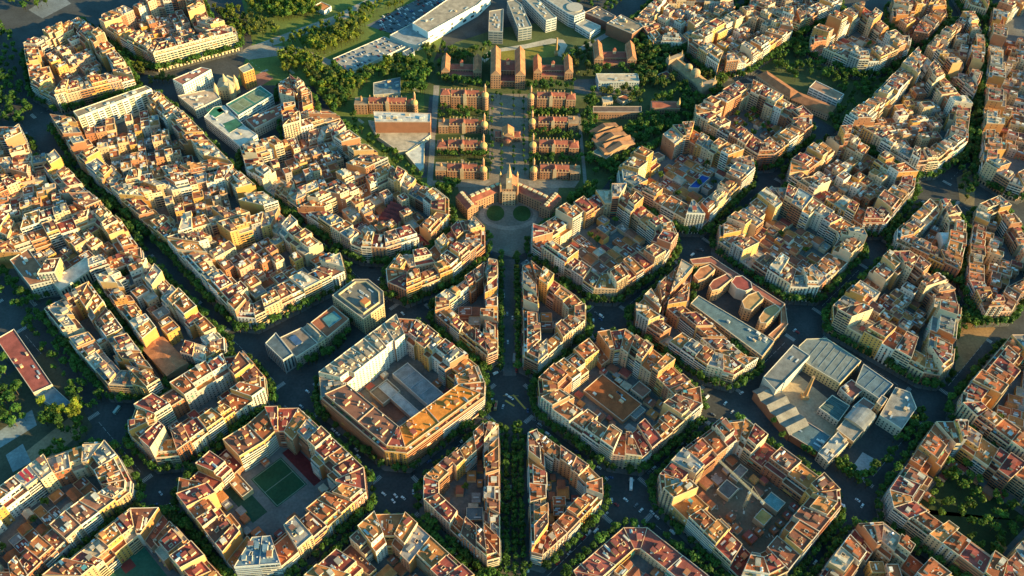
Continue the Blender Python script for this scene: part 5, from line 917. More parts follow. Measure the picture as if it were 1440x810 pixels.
twin(*MISC['convR'],'low twin gabled brick block with white ridge glazing, sunny side of convent',12,10,30,6)
twin(*MISC['convRR'],'H shaped brick block standing alone behind pale blue library',14,11,34,6)
(ax,ay),(sx0,sy0)=MISC['surg'][0],MISC['surg'][1]
T=Thing('surgery_pavilion','small gabled brick pavilion in the middle of the plaza','hospital pavilion',(ax+sx0)/2,ay+6); xm=(ax+sx0)/2
wbox(T,'hall',xm-7,xm+7,ay+1,ay+17,10,BR2,'gable',(.44,.19,.08),5,1,seed=8)
for e in (-1,1): wbox(T,'side_room',*sorted((xm+e*7.05,xm+e*14.5)),ay+3,ay+14,7,BR,'hip',TI,3,seed=8+e)
b=MB(); b.cyl(xm,ay+1,0,7,5.5,5.5,WALL,BR,14); b.cyl(xm,ay+1,7.003,9,5.5,3,ROOF,TI,14); T.part('apse',b)
for e in (-5.5,5.5): spire(T,xm+e,ay+2,10,.8,3,GO,2)
# gatehouse with two splayed wings and a clock tower
T=Thing('gatehouse','ornate brick gatehouse with clock spire and two splayed wings','hospital',0,262); gx,gy=MISC['adm'][0][0],262
wbox(T,'centre',gx-9,gx+9,gy-4,gy+14,22,BR2,'gable',(.42,.16,.08),6,1,seed=2)
wbox(T,'portal',gx-7,gx+7,gy-8,gy-4.05,17,ST,None,(.4,.3,.2),seed=7)
b=MB(); b.boxa(gx,gy-3,22,1,0,6,6,15,WALL,ST); o=T.part('clock_tower',b); c=MB(); 
c.boxa(gx,gy-6.05,31,1,0,2.6,.06,2.6,METAL,(.7,.68,.6)); T.part('clock_face',c,o); c=MB(); c.cyl(gx,gy-3,37.003,54,3.2,.1,ROOF,(.46,.3,.16),8,False); T.part('spire',c,o)
for e in (-1,1):
    for yy in (-4,13): spire(T,gx+e*9,gy+yy,22,1.2,5,GO,3)
def obox(T,name,cx,cy,ang,L,D,z,wc,seed,rh=4):
    c,s=math.cos(ang),math.sin(ang); g=lambda u,v:(cx+c*(u-.5)*L-s*(v-.5)*D,cy+s*(u-.5)*L+c*(v-.5)*D); p=[g(0,0),g(1,0),g(1,1),g(0,1)]; w=MB(); rnd=random.Random(seed)
    for i in range(4): a,b=p[i],p[(i+1)%4]; w.face([(*a,0),(*b,0),(*b,z),(*a,z)],WALL,wc); facewin(w,a,b,0,z,'win',wc,rnd)
    o=T.part(name,w); r=MB(); gable(r,g,z,rh,TI,wc,0); T.part('roof',r,o)
    for k in range(6):
        q=g((k+.5)/6,.5); b=MB(); b.boxa(q[0],q[1],z+rh-.9,c,s,L/9,3.2,1.5,WALL,(.55,.46,.28)); T.part('ridge_light',b,o)
for e in (-1,1):
    obox(T,'wing',gx+e*25,gy-4,-e*math.radians(33),38,13,15,BR2,20+e)
    obox(T,'wing_end',gx+e*44,gy-17,-e*math.radians(33)+PI/2,24,13,14.5,BR2,30+e)
(vx,vy),(vx1,_)=MISC['villa']; T=Thing('brick_villa','isolated brick villa with a thin turret among trees','hospital',(vx+vx1)/2,vy+6)
wbox(T,'wall',vx,vx1,vy,vy+13,13,BR2,'gable',TI,3,0,seed=11); spire(T,vx1-2,vy+3,13,2.2,9,GO,4)
T=Thing('brick_church','grey brown brick church with domes and raised ends','church',MISC['church2'][0][0]+10,MISC['church2'][0][1]); cx,cy=MISC['church2'][0]
a=math.radians(-58); gq=lambda s,t,a=a,cx=cx,cy=cy:(cx+10+math.cos(a)*(s-.5)*66-math.sin(a)*(t-.5)*17,cy+4+math.sin(a)*(s-.5)*66+math.cos(a)*(t-.5)*17)
w=MB(); p=[gq(0,0),gq(1,0),gq(1,1),gq(0,1)]; CB=(.34,.24,.16)
for i in range(4): w.face([(*p[i],0),(*p[(i+1)%4],0),(*p[(i+1)%4],13),(*p[i],13)],WALL,CB); facewin(w,p[i],p[(i+1)%4],0,13,'win',CB,random.Random(5))
o=T.part('nave',w); r=MB(); gable(r,gq,13,4,(.36,.22,.11),CB,0); T.part('roof',r,o)
for s_,rr in ((.42,5),(.62,6)):
    q=gq(s_,.5); b=MB(); b.cyl(*q,13,19,rr,rr,WALL,CB,14); o=T.part('drum',b); d=MB(); d.dome(*q,19.003,rr,rr*.8,ROOF,(.4,.28,.15),14); T.part('dome',d,o)
for s_ in (.03,.97):
    q=gq(s_,.5); b=MB(); b.boxa(*q,0,math.cos(a),math.sin(a),6,24,19,WALL,CB); o=T.part('end_tower',b)
    for t in (-1,1): c=MB(); qq=gq(s_,.5+t*.6); c.cyl(*qq,19.003,25,1.5,.1,ROOF,(.42,.3,.16),6,False); T.part('spirelet',c,o)
# spired parish church
x,y=MISC['church']; T=Thing('spired_church','yellow stone church with four pointed conical spires','church',x,y)
wbox(T,'nave',x-11,x+9,y-8,y+14,15,(.5,.38,.2),'gable',(.3,.28,.2),5,1,seed=21)
for dx,dy,h in ((-11,-7,24),(7,-9,27),(-2,4,29),(9,8,25)):
    b=MB(); b.cyl(x+dx,y+dy,0,h-9,3.4,3.0,WALL,(.52,.38,.2),10); o=T.part('bell_tower',b); c=MB(); c.cyl(x+dx,y+dy,h-8.997,h,3.2,.1,ROOF,(.55,.4,.22),10,False); T.part('spire',c,o)
# domed roof on the white dome block
q=cen(OUT['V']); T=Thing('dome_hall','smooth white rounded roof hall between terraces by diagonal road','hall',q[0]+14,q[1]-8); f=fr(q[0]+2,q[0]+27,q[1]-17,q[1]+1); w=MB(); w.prism(rect(q[0]+2,q[0]+27,q[1]-17,q[1]+1),0,13,WALL,(.6,.56,.48),WALL,(.6,.56,.48)); T.part('wall',w); r=MB()
for i in range(8):
    a0,a1=PI*i/8,PI*(i+1)/8; t0,t1=.5-.5*math.cos(a0),.5-.5*math.cos(a1); r.face([(*f(0,t0),13+6*math.sin(a0)),(*f(1,t0),13+6*math.sin(a0)),(*f(1,t1),13+6*math.sin(a1)),(*f(0,t1),13+6*math.sin(a1))],ROOF,(.6,.6,.57))
    for e in (0,1): r.face([(*f(e,t0),13),(*f(e,t1),13),(*f(e,t1),13+6*math.sin(a1)),(*f(e,t0),13+6*math.sin(a0))],ROOF,(.6,.6,.57))
T.part('roof',r)
# ---------------------------------------------------------------- ground
g=MB(); R=3000; g.face([(-R,-R,0),(R,-R,0),(R,R,0),(-R,R,0)],GROUND,(.052,.056,.058)); structure('ground',g)
def outset(p,d): return inset(p,-d)
PAVE={}
for b in BLOCKS:
    p=OUT[b['key']]; q=outset(p,4.6); PAVE[b['key']]=q; m=MB(); m.prism(q,0,.13,GROUND,(.2,.2,.19),GROUND,(.13,.13,.125)); structure('pavement',m)
for k,p in enumerate(PATCHES): patch(p['name'],p['poly'],p['z']+.0007*k,p['col'])
def ellipse(cx,cy,a,b,n=32): return [(cx+a*math.cos(2*PI*k/n),cy+b*math.sin(2*PI*k/n)) for k in range(n)]
patch('path',ellipse(0,240,31,23),.075,(.26,.22,.18)); patch('path',ellipse(0,241,26,18),.079,(.16,.145,.12))
for e in (-1,1): patch('lawn',ellipse(e*14,242,9.5,12),.1,(.03,.075,.02))
# avenue promenade and paint
av=MB(); av.prism(rect(-6,6,30,175),0,.11,GROUND,(.12,.115,.11),GROUND,(.12,.115,.11)); structure('promenade',av)
av=MB(); av.prism(rect(-8,8,-330,-24),0,.11,GROUND,(.12,.115,.11),GROUND,(.10,.095,.09)); structure('promenade',av)
mk=MB(); s133=133.33*math.sqrt(.5); WP=(.5,.5,.48)
for i in range(-3,6):
    for j in range(-4,6):
        cx,cy=(i-j)*s133,(i+j)*s133; X,Y,_=proj(cx,cy)
        if not(-60<X<1500 and 60<Y<900) or any(inside((cx,cy),q) for q in OUT.values()) or (j>=1.4 and i>0 and i<3 and j<3) : continue
        for du,dv in ((1,1),(1,-1),(-1,1),(-1,-1)):
            u=(du*math.sqrt(.5),dv*math.sqrt(.5)); v=(-u[1],u[0])
            for off in (22,25.2): mk.boxa(cx+u[0]*off,cy+u[1]*off,.004,*u,.28,10.5,.004,METAL,WP)
            for k in range(9): mk.boxa(cx+u[0]*23.6+v[0]*(k-4)*1.15,cy+u[1]*23.6+v[1]*(k-4)*1.15,.004,*u,2.2,.5,.004,METAL,WP)
            for k in range(10): mk.boxa(cx+u[0]*(34+k*7),cy+u[1]*(34+k*7),.004,*u,2.8,.22,.004,METAL,WP)
for a,b,w in (((-4,3),(4,-3),1.6),((-6,8),(8,8),.5),((3,9),(14,-6),1.6)): 
    L=math.hypot(b[0]-a[0],b[1]-a[1]); mk.boxa((a[0]+b[0])/2,(a[1]+b[1])/2,.009,(b[0]-a[0])/L,(b[1]-a[1])/L,L,w,.004,METAL,(.55,.33,.04))
structure('road_markings',mk)
# ---------------------------------------------------------------- trees
rt=random.Random(11)
def crown(seed,nleaf,size,tall=1.0,col=(.055,.085,.022)):
    r=random.Random(seed); b=MB(); lobes=[(0,0,.1,.62)]+[(r.uniform(-.5,.5),r.uniform(-.5,.5),r.uniform(-.35,.5),r.uniform(.3,.5)) for _ in range(7)]
    for k in range(nleaf):
        lx,ly,lz,lr=r.choice(lobes); v=Vector((r.gauss(0,1),r.gauss(0,1),r.gauss(0,1))).normalized(); rad=lr*r.uniform(.55,1.05)
        p=Vector((lx,ly,lz))+v*rad; p.z*=tall; n=(v+Vector((r.uniform(-.6,.6),r.uniform(-.6,.6),r.uniform(-.2,.8)))).normalized(); u=n.orthogonal().normalized(); u=Matrix.Rotation(r.uniform(0,PI),3,n)@u; w=n.cross(u); s=size*r.uniform(.6,1.3)
        g=r.uniform(.65,1.35); c=(col[0]*g*r.uniform(.85,1.3),col[1]*g,col[2]*g)
        b.face([tuple(p+u*s+w*s*.2),tuple(p+w*s),tuple(p-u*s),tuple(p-w*s*.9+u*.3*s)],0,c)
    return b
def trunk(h,tall=1):
    b=MB(); b.cyl(0,0,0,h,.06,.035,0,(.12,.09,.06),7)
    for k in range(4):
        a=2*PI*k/4+.4; b.tube((0,0,h*.85),(math.cos(a)*.35,math.sin(a)*.35,h+.45),.025,0,(.12,.09,.06),5)
    return b
KIND={'street':dict(col=(.058,.14,.024),tall=1.0),'yellow':dict(col=(.17,.22,.022),tall=1.25),'park':dict(col=(.085,.165,.022),tall=.95),'olive':dict(col=(.11,.14,.03),tall=1.05)}
NEAR={};FAR={}
for i,(k,d) in enumerate(KIND.items()):
    NEAR[k]=[(crown(100+i*10+s,420,.135,d['tall'],d['col']).mesh('crown',(0,0,0),[M_LEAF]),) for s in range(4)]
    FAR[k]=[crown(500+i*10+s,150,.21,d['tall'],d['col']) for s in range(4)]
M_BARK=mat('bark',.9,(2,.2)); TR=trunk(1.0).mesh('trunk',(0,0,0),[M_BARK])
TREES=[]
def tree(x,y,r,kind,where,top=None): TREES.append((x,y,r,kind,where))
def blocked(x,y,m=2.0):
    for k,q in OUT.items():
        if inside((x,y),q): return True
    return False
SPP=[ccw(s['poly']) for s in SPECIALS]
def inspecial(x,y,m=2.5): return any(inside((x,y),q) or edist((x,y),q)<m for q in SPP if abs(cen(q)[0]-x)<90 and abs(cen(q)[1]-y)<90)
NAMES={b['key']:b['name'] for b in BLOCKS}
for b in BLOCKS:
    p=OUT[b['key']]; q=outset(p,5.0); n=len(q)
    for i in range(n):
        a,c=q[i],q[(i+1)%n]; L=math.hypot(c[0]-a[0],c[1]-a[1])
        for k in range(int(L/6.3)):
            t=(k+.5)/int(L/6.3)+rt.uniform(-.1,.1)/max(1,L/6.3)
            if rt.random()<.06: continue
            x,y=lerp(a,c,t)
            if blocked(x,y) or inspecial(x,y): continue
            if abs(x)<13 and y<180: continue
            tree(x,y,rt.uniform(3.3,5.9),'street','growing along the street round the %s'%b['name'])
for y in np.arange(-240,-26,5.4):
    for x in (-9,-3.2,3.2,9): tree(x+rt.uniform(-.8,.8),y+rt.uniform(-1.2,1.2),rt.uniform(3.2,4.4),'street','growing in the dense avenue rows below yellow crossing')
for y in np.arange(34,178,5.6):
    for x in (-7.8,7.8): tree(x+rt.uniform(-.5,.5),y,rt.uniform(3.7,4.7),'street','growing beside the promenade up to the plaza')
for x,y,r,k in YARDT: tree(x,y,r*6.2,'park','growing inside the yard of the %s'%NAMES[k])
for x,y in MISC['ptrees']: tree(x,y,rt.uniform(2,2.9),'street','planted on the paved hospital plaza')
def scatter(poly,n,kinds,rr,where,seed,avoid=True):
    r=random.Random(seed); xs=[p[0] for p in poly]; ys=[p[1] for p in poly]; c=0
    for t in range(n*12):
        x,y=r.uniform(min(xs),max(xs)),r.uniform(min(ys),max(ys))
        if inside((x,y),poly) and not blocked(x,y) and not inspecial(x,y) and not inhosp(x,y):
            tree(x,y,r.uniform(*rr),r.choice(kinds),where); c+=1
            if c>=n: return
def inhosp(x,y):
    for x0,x1,yy,fl,sd,l in MISC['pav']:
        if x0-3<x<x1+3 and yy-4<y<yy+16: return True
    if abs(x)<24 and 150<y<515: return True
    if abs(x)<62 and 205<y<275: return True
    if -84<x<84 and 472<y<510: return True
    if 104<x<164 and 498<y<545: return True
    if vx-3<x<vx1+3 and vy-3<y<vy+16: return True
    if inside((x,y),[gq(-.05,-.3),gq(1.05,-.3),gq(1.05,1.3),gq(-.05,1.3)]): return True
    if any(inside((x,y),ccw(p['poly'])) for p in PATCHES if p['name'] in ('path','car_park','road','plaza','lawn')): return True
    return False
ZONES=[
{'poly': [(-352.0, 648.0), (-269.4, 705.2), (-246.9, 608.2), (-292.0, 598.4), (-330.3, 605.6)], 'n': 110, 'kinds': ['park', 'park', 'yellow'], 'r': (4, 6.5), 'where': 'in the hillside wood above the pale road'},
{'poly': [(-389.0, 620.7), (-345.6, 613.6), (-286.9, 565.7), (-334.2, 551.6), (-360.7, 571.6)], 'n': 44, 'kinds': ['park', 'olive', 'yellow'], 'r': (3, 5), 'where': 'on the rough bank beside the long sunlit front'},
{'poly': [(-282.8, 511.2), (-253.1, 519.6), (-223.4, 567.6), (-184.8, 593.3), (-186.2, 560.6), (-223.1, 528.1), (-231.9, 493.1), (-273.8, 481.7)], 'n': 60, 'kinds': ['yellow', 'yellow', 'olive'], 'r': (4.5, 7), 'where': 'in the sunny park strip by the deck car park'},
{'poly': [(-308.6, 533.5), (-227.3, 600.4), (-185.1, 644.5), (-174.2, 629.2), (-215.8, 580.8), (-261.9, 519.4)], 'n': 40, 'kinds': ['park', 'yellow', 'street'], 'r': (2.5, 4.5), 'where': 'along the verge of the pale upper road'},
{'poly': [(-197.8, 584.7), (-123.5, 651.8), (-110.1, 670.1), (-149.0, 672.4), (-209.7, 609.3)], 'n': 30, 'kinds': ['park', 'yellow'], 'r': (2.5, 4), 'where': 'in the verge beside open hospital car park'},
{'poly': [(-258.6, 496.8), (-219.4, 497.9), (-190.4, 473.7), (-137.2, 515.2), (-100.9, 501.1), (-99.5, 476.0), (-134.2, 475.1), (-164.1, 470.0), (-182.7, 441.1), (-203.1, 399.8), (-235.3, 453.9)], 'n': 100, 'kinds': ['park', 'yellow', 'olive', 'street'], 'r': (4, 6), 'where': 'in the wooded slope below the deck car park'},
{'poly': [(-130.1, 478.1), (-95.5, 482.0), (-95.4, 447.5), (-106.2, 443.0), (-127.8, 446.7)], 'n': 22, 'kinds': ['park', 'street'], 'r': (4.5, 6.5), 'where': 'between grey workshop and the tall end pavilion'},
{'poly': [(-116.5, 538.9), (-66.8, 537.2), (-38.9, 495.3), (-84.1, 521.2), (-101.3, 508.6)], 'n': 14, 'kinds': ['olive', 'park'], 'r': (3, 5), 'where': 'on the slope behind the brick blocks'},
{'poly': [(-82.0, 330.1), (-19.8, 331.4), (-19.7, 316.9), (-81.3, 315.7)], 'n': 16, 'kinds': ['street', 'park'], 'r': (2.5, 4), 'where': 'in the garden strip between the two nearest shaded pavilions'},
{'poly': [(-84.0, 372.6), (-20.2, 374.0), (-20.1, 358.7), (-83.3, 357.3)], 'n': 16, 'kinds': ['street', 'park'], 'r': (2.5, 4), 'where': 'in the garden strip between middle shaded pavilions'},
{'poly': [(-82.7, 414.7), (-20.6, 416.2), (-20.4, 397.5), (-81.9, 396.0)], 'n': 16, 'kinds': ['street', 'park'], 'r': (2.5, 4), 'where': 'in the garden strip below the tall shaded pavilion'},
{'poly': [(21.7, 332.3), (82.7, 333.6), (81.9, 319.0), (21.5, 317.8)], 'n': 16, 'kinds': ['street', 'park'], 'r': (2.5, 4), 'where': 'in the garden strip between the two nearest sunny pavilions'},
{'poly': [(22.5, 375.0), (85.1, 376.4), (84.3, 361.0), (22.2, 359.6)], 'n': 16, 'kinds': ['street', 'park'], 'r': (2.5, 4), 'where': 'in the garden strip between middle sunny pavilions'},
{'poly': [(23.1, 411.9), (84.7, 413.3), (84.0, 399.9), (22.9, 398.5)], 'n': 16, 'kinds': ['street', 'park'], 'r': (2.5, 4), 'where': 'in the garden strip below the tall sunny pavilion'},
{'poly': [(-64.7, 476.9), (-21.0, 463.6), (-20.9, 452.2), (-81.8, 467.8)], 'n': 12, 'kinds': ['street'], 'r': (3, 4.5), 'where': 'in front of the convent, shaded side'},
{'poly': [(24.1, 464.8), (87.9, 472.2), (87.0, 454.9), (23.9, 453.4)], 'n': 12, 'kinds': ['street'], 'r': (3, 4.5), 'where': 'in front of the convent, sunny side'},
{'poly': [(-58.4, 291.4), (-23.4, 292.1), (-42.5, 276.8), (-57.2, 257.5), (-76.9, 273.9)], 'n': 14, 'kinds': ['park', 'street'], 'r': (3.5, 5.5), 'where': 'behind the shaded wing of the gatehouse'},
{'poly': [(-56.8, 246.5), (-34.6, 194.3), (-44.0, 189.1), (-62.2, 230.2)], 'n': 20, 'kinds': ['street', 'park'], 'r': (3, 4.4), 'where': 'beside the shaded wing end of the gatehouse'},
{'poly': [(36.1, 195.5), (52.8, 247.4), (81.1, 276.9), (97.2, 286.4), (92.3, 271.5), (56.4, 243.1)], 'n': 34, 'kinds': ['street', 'park'], 'r': (3, 4.6), 'where': 'beside the sunny wing end of the gatehouse'},
{'poly': [(88.0, 427.0), (104.3, 455.4), (104.5, 393.8), (94.2, 324.1), (84.0, 300.1)], 'n': 30, 'kinds': ['street', 'park'], 'r': (3.5, 5), 'where': 'along the service road past the sunny pavilions'},
{'poly': [(106.7, 491.7), (175.9, 563.1), (182.6, 539.5), (165.2, 456.9), (158.1, 428.7), (115.8, 434.6), (104.3, 455.4)], 'n': 40, 'kinds': ['street', 'olive', 'park'], 'r': (3.5, 5.5), 'where': 'around the library block'},
{'poly': [(176.7, 571.2), (217.6, 564.3), (212.5, 487.1), (187.0, 457.5), (171.0, 471.4)], 'n': 34, 'kinds': ['street', 'olive'], 'r': (4, 6), 'where': 'in the wooded strip beyond the library block'},
{'poly': [(160.3, 408.4), (207.7, 416.3), (204.3, 389.5), (149.7, 343.6), (131.6, 322.4), (89.9, 294.3), (108.2, 330.4)], 'n': 34, 'kinds': ['street'], 'r': (3, 4.5), 'where': 'on the dark slope below the stepped sanatorium'},
{'poly': [(242.4, 510.3), (264.9, 510.9), (265.7, 459.5), (225.8, 423.5), (225.3, 451.3)], 'n': 22, 'kinds': ['park', 'olive'], 'r': (3.5, 5), 'where': 'beside the grey brown brick church'},
{'poly': [(264.1, 565.7), (312.8, 516.8), (287.7, 486.1), (245.7, 533.5)], 'n': 18, 'kinds': ['street'], 'r': (3, 4), 'where': 'between curved white corner block and the church'},
{'poly': [(323.1, 523.2), (378.1, 577.1), (437.6, 515.6), (504.3, 480.0), (388.3, 387.1), (376.0, 406.7), (416.4, 449.0), (386.8, 491.7), (357.4, 479.1), (332.0, 508.2)], 'n': 80, 'kinds': ['street', 'park'], 'r': (3.2, 5), 'where': 'in the long park behind the tiled school'},
{'poly': [(507.4, 326.5), (567.9, 438.7), (523.4, 308.8), (499.6, 262.2), (488.1, 267.6)], 'n': 26, 'kinds': ['street', 'olive'], 'r': (3.2, 5.5), 'where': 'by the sandy corner of the diagonal road'},
{'poly': [(436.3, 110.2), (464.2, 119.7), (489.3, 110.9), (468.7, 92.7), (431.0, 83.5)], 'n': 14, 'kinds': ['street', 'park'], 'r': (3, 4.5), 'where': 'by the small triangular square on the diagonal road'},
{'poly': [(-482.5, 47.4), (-453.8, 47.8), (-416.0, 1.2), (-412.3, -28.2), (-449.0, -42.7)], 'n': 22, 'kinds': ['street'], 'r': (4, 6), 'where': 'behind the maroon roofed school'},
{'poly': [(-412.9, 1.3), (-396.4, -2.3), (-373.7, -5.9), (-370.2, -27.8), (-400.3, -28.1)], 'n': 10, 'kinds': ['yellow', 'street'], 'r': (4.5, 6.5), 'where': 'by the playground at the wide avenue'},
{'poly': [(-379.2, -27.9), (-363.3, -20.5), (-354.0, -41.9), (-385.0, -74.9), (-395.6, -77.6)], 'n': 12, 'kinds': ['street', 'park'], 'r': (3, 4.5), 'where': 'along the edge of the sandy playground'},
{'poly': [(-612.4, 465.5), (-573.0, 424.5), (-535.4, 385.5), (-555.1, 372.1), (-594.8, 371.2)], 'n': 30, 'kinds': ['street'], 'r': (3.5, 5), 'where': 'round the ring road junction'},
{'poly': [(-670.8, 603.5), (-617.0, 540.3), (-569.4, 438.4), (-576.6, 410.9), (-632.4, 450.8)], 'n': 34, 'kinds': ['street'], 'r': (3.5, 5), 'where': 'in the dark strip beside ring road'},
{'poly': [(-477.2, 483.6), (-444.3, 472.8), (-402.8, 497.4), (-333.1, 545.3), (-340.5, 560.9), (-438.8, 502.4)], 'n': 40, 'kinds': ['olive', 'yellow'], 'r': (2.8, 4.2), 'where': 'along the sunlit boulevard under the long front'},
{'poly': [(-438.6, 467.2), (-410.2, 473.7), (-397.7, 456.8), (-425.9, 450.4)], 'n': 8, 'kinds': ['olive'], 'r': (3, 4), 'where': 'where the boulevard passes the slab of flats'},
{'poly': [(-655.2, 624.3), (-638.1, 656.3), (-604.7, 625.9), (-625.4, 604.9)], 'n': 12, 'kinds': ['street', 'park'], 'r': (3, 5), 'where': 'by the top corner court'},
{'poly': [(-471.2, 107.0), (-453.4, 134.5), (-385.7, 40.5), (-348.2, 1.9), (-366.3, -20.5), (-425.2, 48.1)], 'n': 34, 'kinds': ['street'], 'r': (3, 4.5), 'where': 'along the wide shaded avenue'},
{'poly': [(-500.8, 152.6), (-493.8, 160.3), (-444.5, 107.4), (-461.5, 98.3), (-487.7, 115.7)], 'n': 12, 'kinds': ['street'], 'r': (3, 4.5), 'where': 'along the wide avenue by the white palace'},
{'poly': [(234.2, 3.8), (244.8, -22.4), (270.4, -47.3), (294.6, -72.7), (362.8, -6.4), (366.9, -13.9), (294.5, -84.8), (224.6, -29.8)], 'n': 30, 'kinds': ['street', 'park'], 'r': (3.3, 4.6), 'where': 'along the walls of the old factory'},
{'poly': [(-20.9, 449.4), (-12.3, 449.6), (-12.2, 411.0), (-20.5, 410.8)], 'n': 5, 'kinds': ['street'], 'r': (2, 2.6), 'where': 'in the plaza planters'},
{'poly': [(-59.0, 309.0), (-19.6, 309.8), (-19.5, 295.7), (-58.5, 294.9)], 'n': 8, 'kinds': ['park', 'street'], 'r': (3, 4.6), 'where': 'beside the nearest shaded pavilion'},
{'poly': [(262.4, 686.0), (426.4, 710.0), (460.1, 604.4), (389.3, 585.6), (368.7, 576.8)], 'n': 26, 'kinds': ['street'], 'r': (3, 4), 'where': 'along the upper streets behind the park'},
{'poly': [(567.4, 481.6), (656.1, 644.7), (639.7, 576.5), (579.3, 439.0), (538.5, 345.7)], 'n': 24, 'kinds': ['street'], 'r': (3, 4.2), 'where': 'along the diagonal road beside the tapered block'},
{'poly': [(91.8, 324.0), (156.7, 415.0), (215.0, 472.6), (231.0, 430.5), (203.4, 382.9), (148.1, 327.6), (113.9, 300.7)], 'n': 60, 'kinds': ['street', 'park'], 'r': (3.5, 5), 'where': 'in the dark wood past the stepped sanatorium'},
{'poly': [(-100.5, 493.6), (-21.9, 557.4), (-21.2, 481.0), (-81.6, 464.9)], 'n': 26, 'kinds': ['street', 'olive', 'park'], 'r': (3, 4.5), 'where': 'on the bank behind the convent'},
{'poly': [(67.8, 513.2), (106.6, 561.1), (121.1, 507.1), (100.9, 469.6), (83.4, 469.2)], 'n': 20, 'kinds': ['street', 'olive'], 'r': (3, 4.5), 'where': 'between convent blocks and library'},
{'poly': [(-192.6, 380.4), (-155.8, 337.1), (-88.9, 282.8), (-123.9, 337.8), (-178.4, 400.4)], 'n': 18, 'kinds': ['street', 'park'], 'r': (3, 4), 'where': 'along the road under the museum plinth'},
{'poly': [(25.3, 642.5), (143.7, 682.1), (179.6, 647.3), (129.9, 628.4), (83.4, 653.1)], 'n': 16, 'kinds': ['street'], 'r': (3, 4.5), 'where': 'behind the fan of hospital wings'},
{'poly': [(-224.6, 50.4), (-164.9, 83.0), (-139.1, 92.0), (-161.1, 51.1), (-190.6, 30.6)], 'n': 16, 'kinds': ['street'], 'r': (3, 4), 'where': 'along the shaded street of the small halls'}]
for k,z in enumerate(ZONES): scatter(ccw(z['poly']),int(z['n']*1.9),z['kinds'],z['r'],z['where'],k)
def tsize(t):
    X,Y,s=proj(t[0],t[1],6); vis=0<X<1440 and 0<Y<810; return (t[2]*s)**2*vis,(-80<X<1520 and -80<Y<900)
TS=[(tsize(t),t) for t in TREES]; TS=[q for q in TS if q[0][1]]; TS.sort(key=lambda q:-q[0][0])
DES={'street':'dense dark green plane tree','yellow':'tall yellow green poplar like tree','park':'round green tree','olive':'olive brown spreading tree'}
for i,(sz,(x,y,r,kind,where)) in enumerate(TS[:300]):
    h=r*1.15+rt.uniform(3.5,6); root=tag(link('tree',None,None,(x,y,0)),DES[kind]+' '+where,'tree','%s trees %s'%(kind,where)); root.empty_display_size=1
    t=link('trunk',TR,root); t.scale=(r*1.1,r*1.1,h*.75)
    c=link('crown',NEAR[kind][i%4][0],root,(0,0,h),rt.uniform(0,6)); c.scale=(r,r,r)
v=[];col_=[];nf=0
for i,(sz,(x,y,r,kind,where)) in enumerate(TS[300:]):
    b=FAR[kind][i%4]; V=np.array(b.v); a=rt.uniform(0,6); ca,sa=math.cos(a),math.sin(a); h=r*1.15+rt.uniform(3.5,6)
    V2=np.stack([x+r*(V[:,0]*ca-V[:,1]*sa),y+r*(V[:,0]*sa+V[:,1]*ca),h+r*V[:,2]],1); v.append(V2); col_.append(np.array(b.c)*rt.uniform(.65,1.4)); nf+=len(b.f)
    st=np.array([(x-.25,y,0),(x+.25,y,0),(x+.2,y,h),(x-.2,y,h)]); v.append(st); col_.append(np.array([[.1,.08,.05]])); nf+=1
if v:
    V=np.concatenate(v); C=np.concatenate(col_); me=bpy.data.meshes.new('trees'); me.vertices.add(len(V)); me.vertices.foreach_set('co',V.astype(np.float32).ravel()); me.loops.add(nf*4); me.loops.foreach_set('vertex_index',np.arange(nf*4,dtype=np.int32)); me.polygons.add(nf); me.polygons.foreach_set('loop_start',np.arange(0,nf*4,4,dtype=np.int32)); me.materials.append(M_LEAF)
    at_=me.attributes.new('Col','FLOAT_COLOR','FACE'); at_.data.foreach_set('color',np.concatenate([C,np.ones((len(C),1))],1).astype(np.float32).ravel()); me.update(calc_edges=True)
    tag(link('trees',me),'farther street and park trees of the city seen from above','trees',kind='stuff')
# ---------------------------------------------------------------- vehicles
def car_mesh(name,c,L=4.4,W=1.8,H=1.45,van=False):
    b=MB(); z=.32
    for sx in (-.32,.32):
        for sy in (-1,1): b.boxa(sx*L,sy*W*.44,0,1,0,.62,.2,.62,METAL,(.02,.02,.02))
    hood=.78 if not van else 1.0
    b.prism(rect(-L/2,L/2,-W/2,W/2),z,hood,METAL,c,METAL,c)
    x0,x1=(-L*.36,L*.2) if not van else (-L*.49,L*.33); a0,a1=(-L*.27,L*.08) if not van else (-L*.485,L*.22); t=W*.4
    q=[(x0,-W*.46),(x1,-W*.46),(x1,W*.46),(x0,W*.46)]; p=[(a0,-t),(a1,-t),(a1,t),(a0,t)]; hh=H if not van else H*1.45
    for i in range(4): m=GLASS if not(van and i in(0,2,3)) else METAL; b.face([(*q[i],hood+.002),(*q[(i+1)%4],hood+.002),(*p[(i+1)%4],hh),(*p[i],hh)],m,GL if m==GLASS else c)
    b.face([(*k,hh) for k in p],METAL,c); return b.mesh(name)
CC=[('white',(.75,.75,.73)),('white',(.7,.7,.68)),('silver',(.42,.44,.45)),('grey',(.16,.17,.18)),('black',(.02,.02,.022)),('red',(.35,.025,.02)),('blue',(.04,.09,.2))]
CARS={n:car_mesh('car',c) for n,c in CC}; VAN=car_mesh('van',(.74,.74,.72),5.4,2.0,1.5,True)
rc=random.Random(5); ncar=0; placed=[]
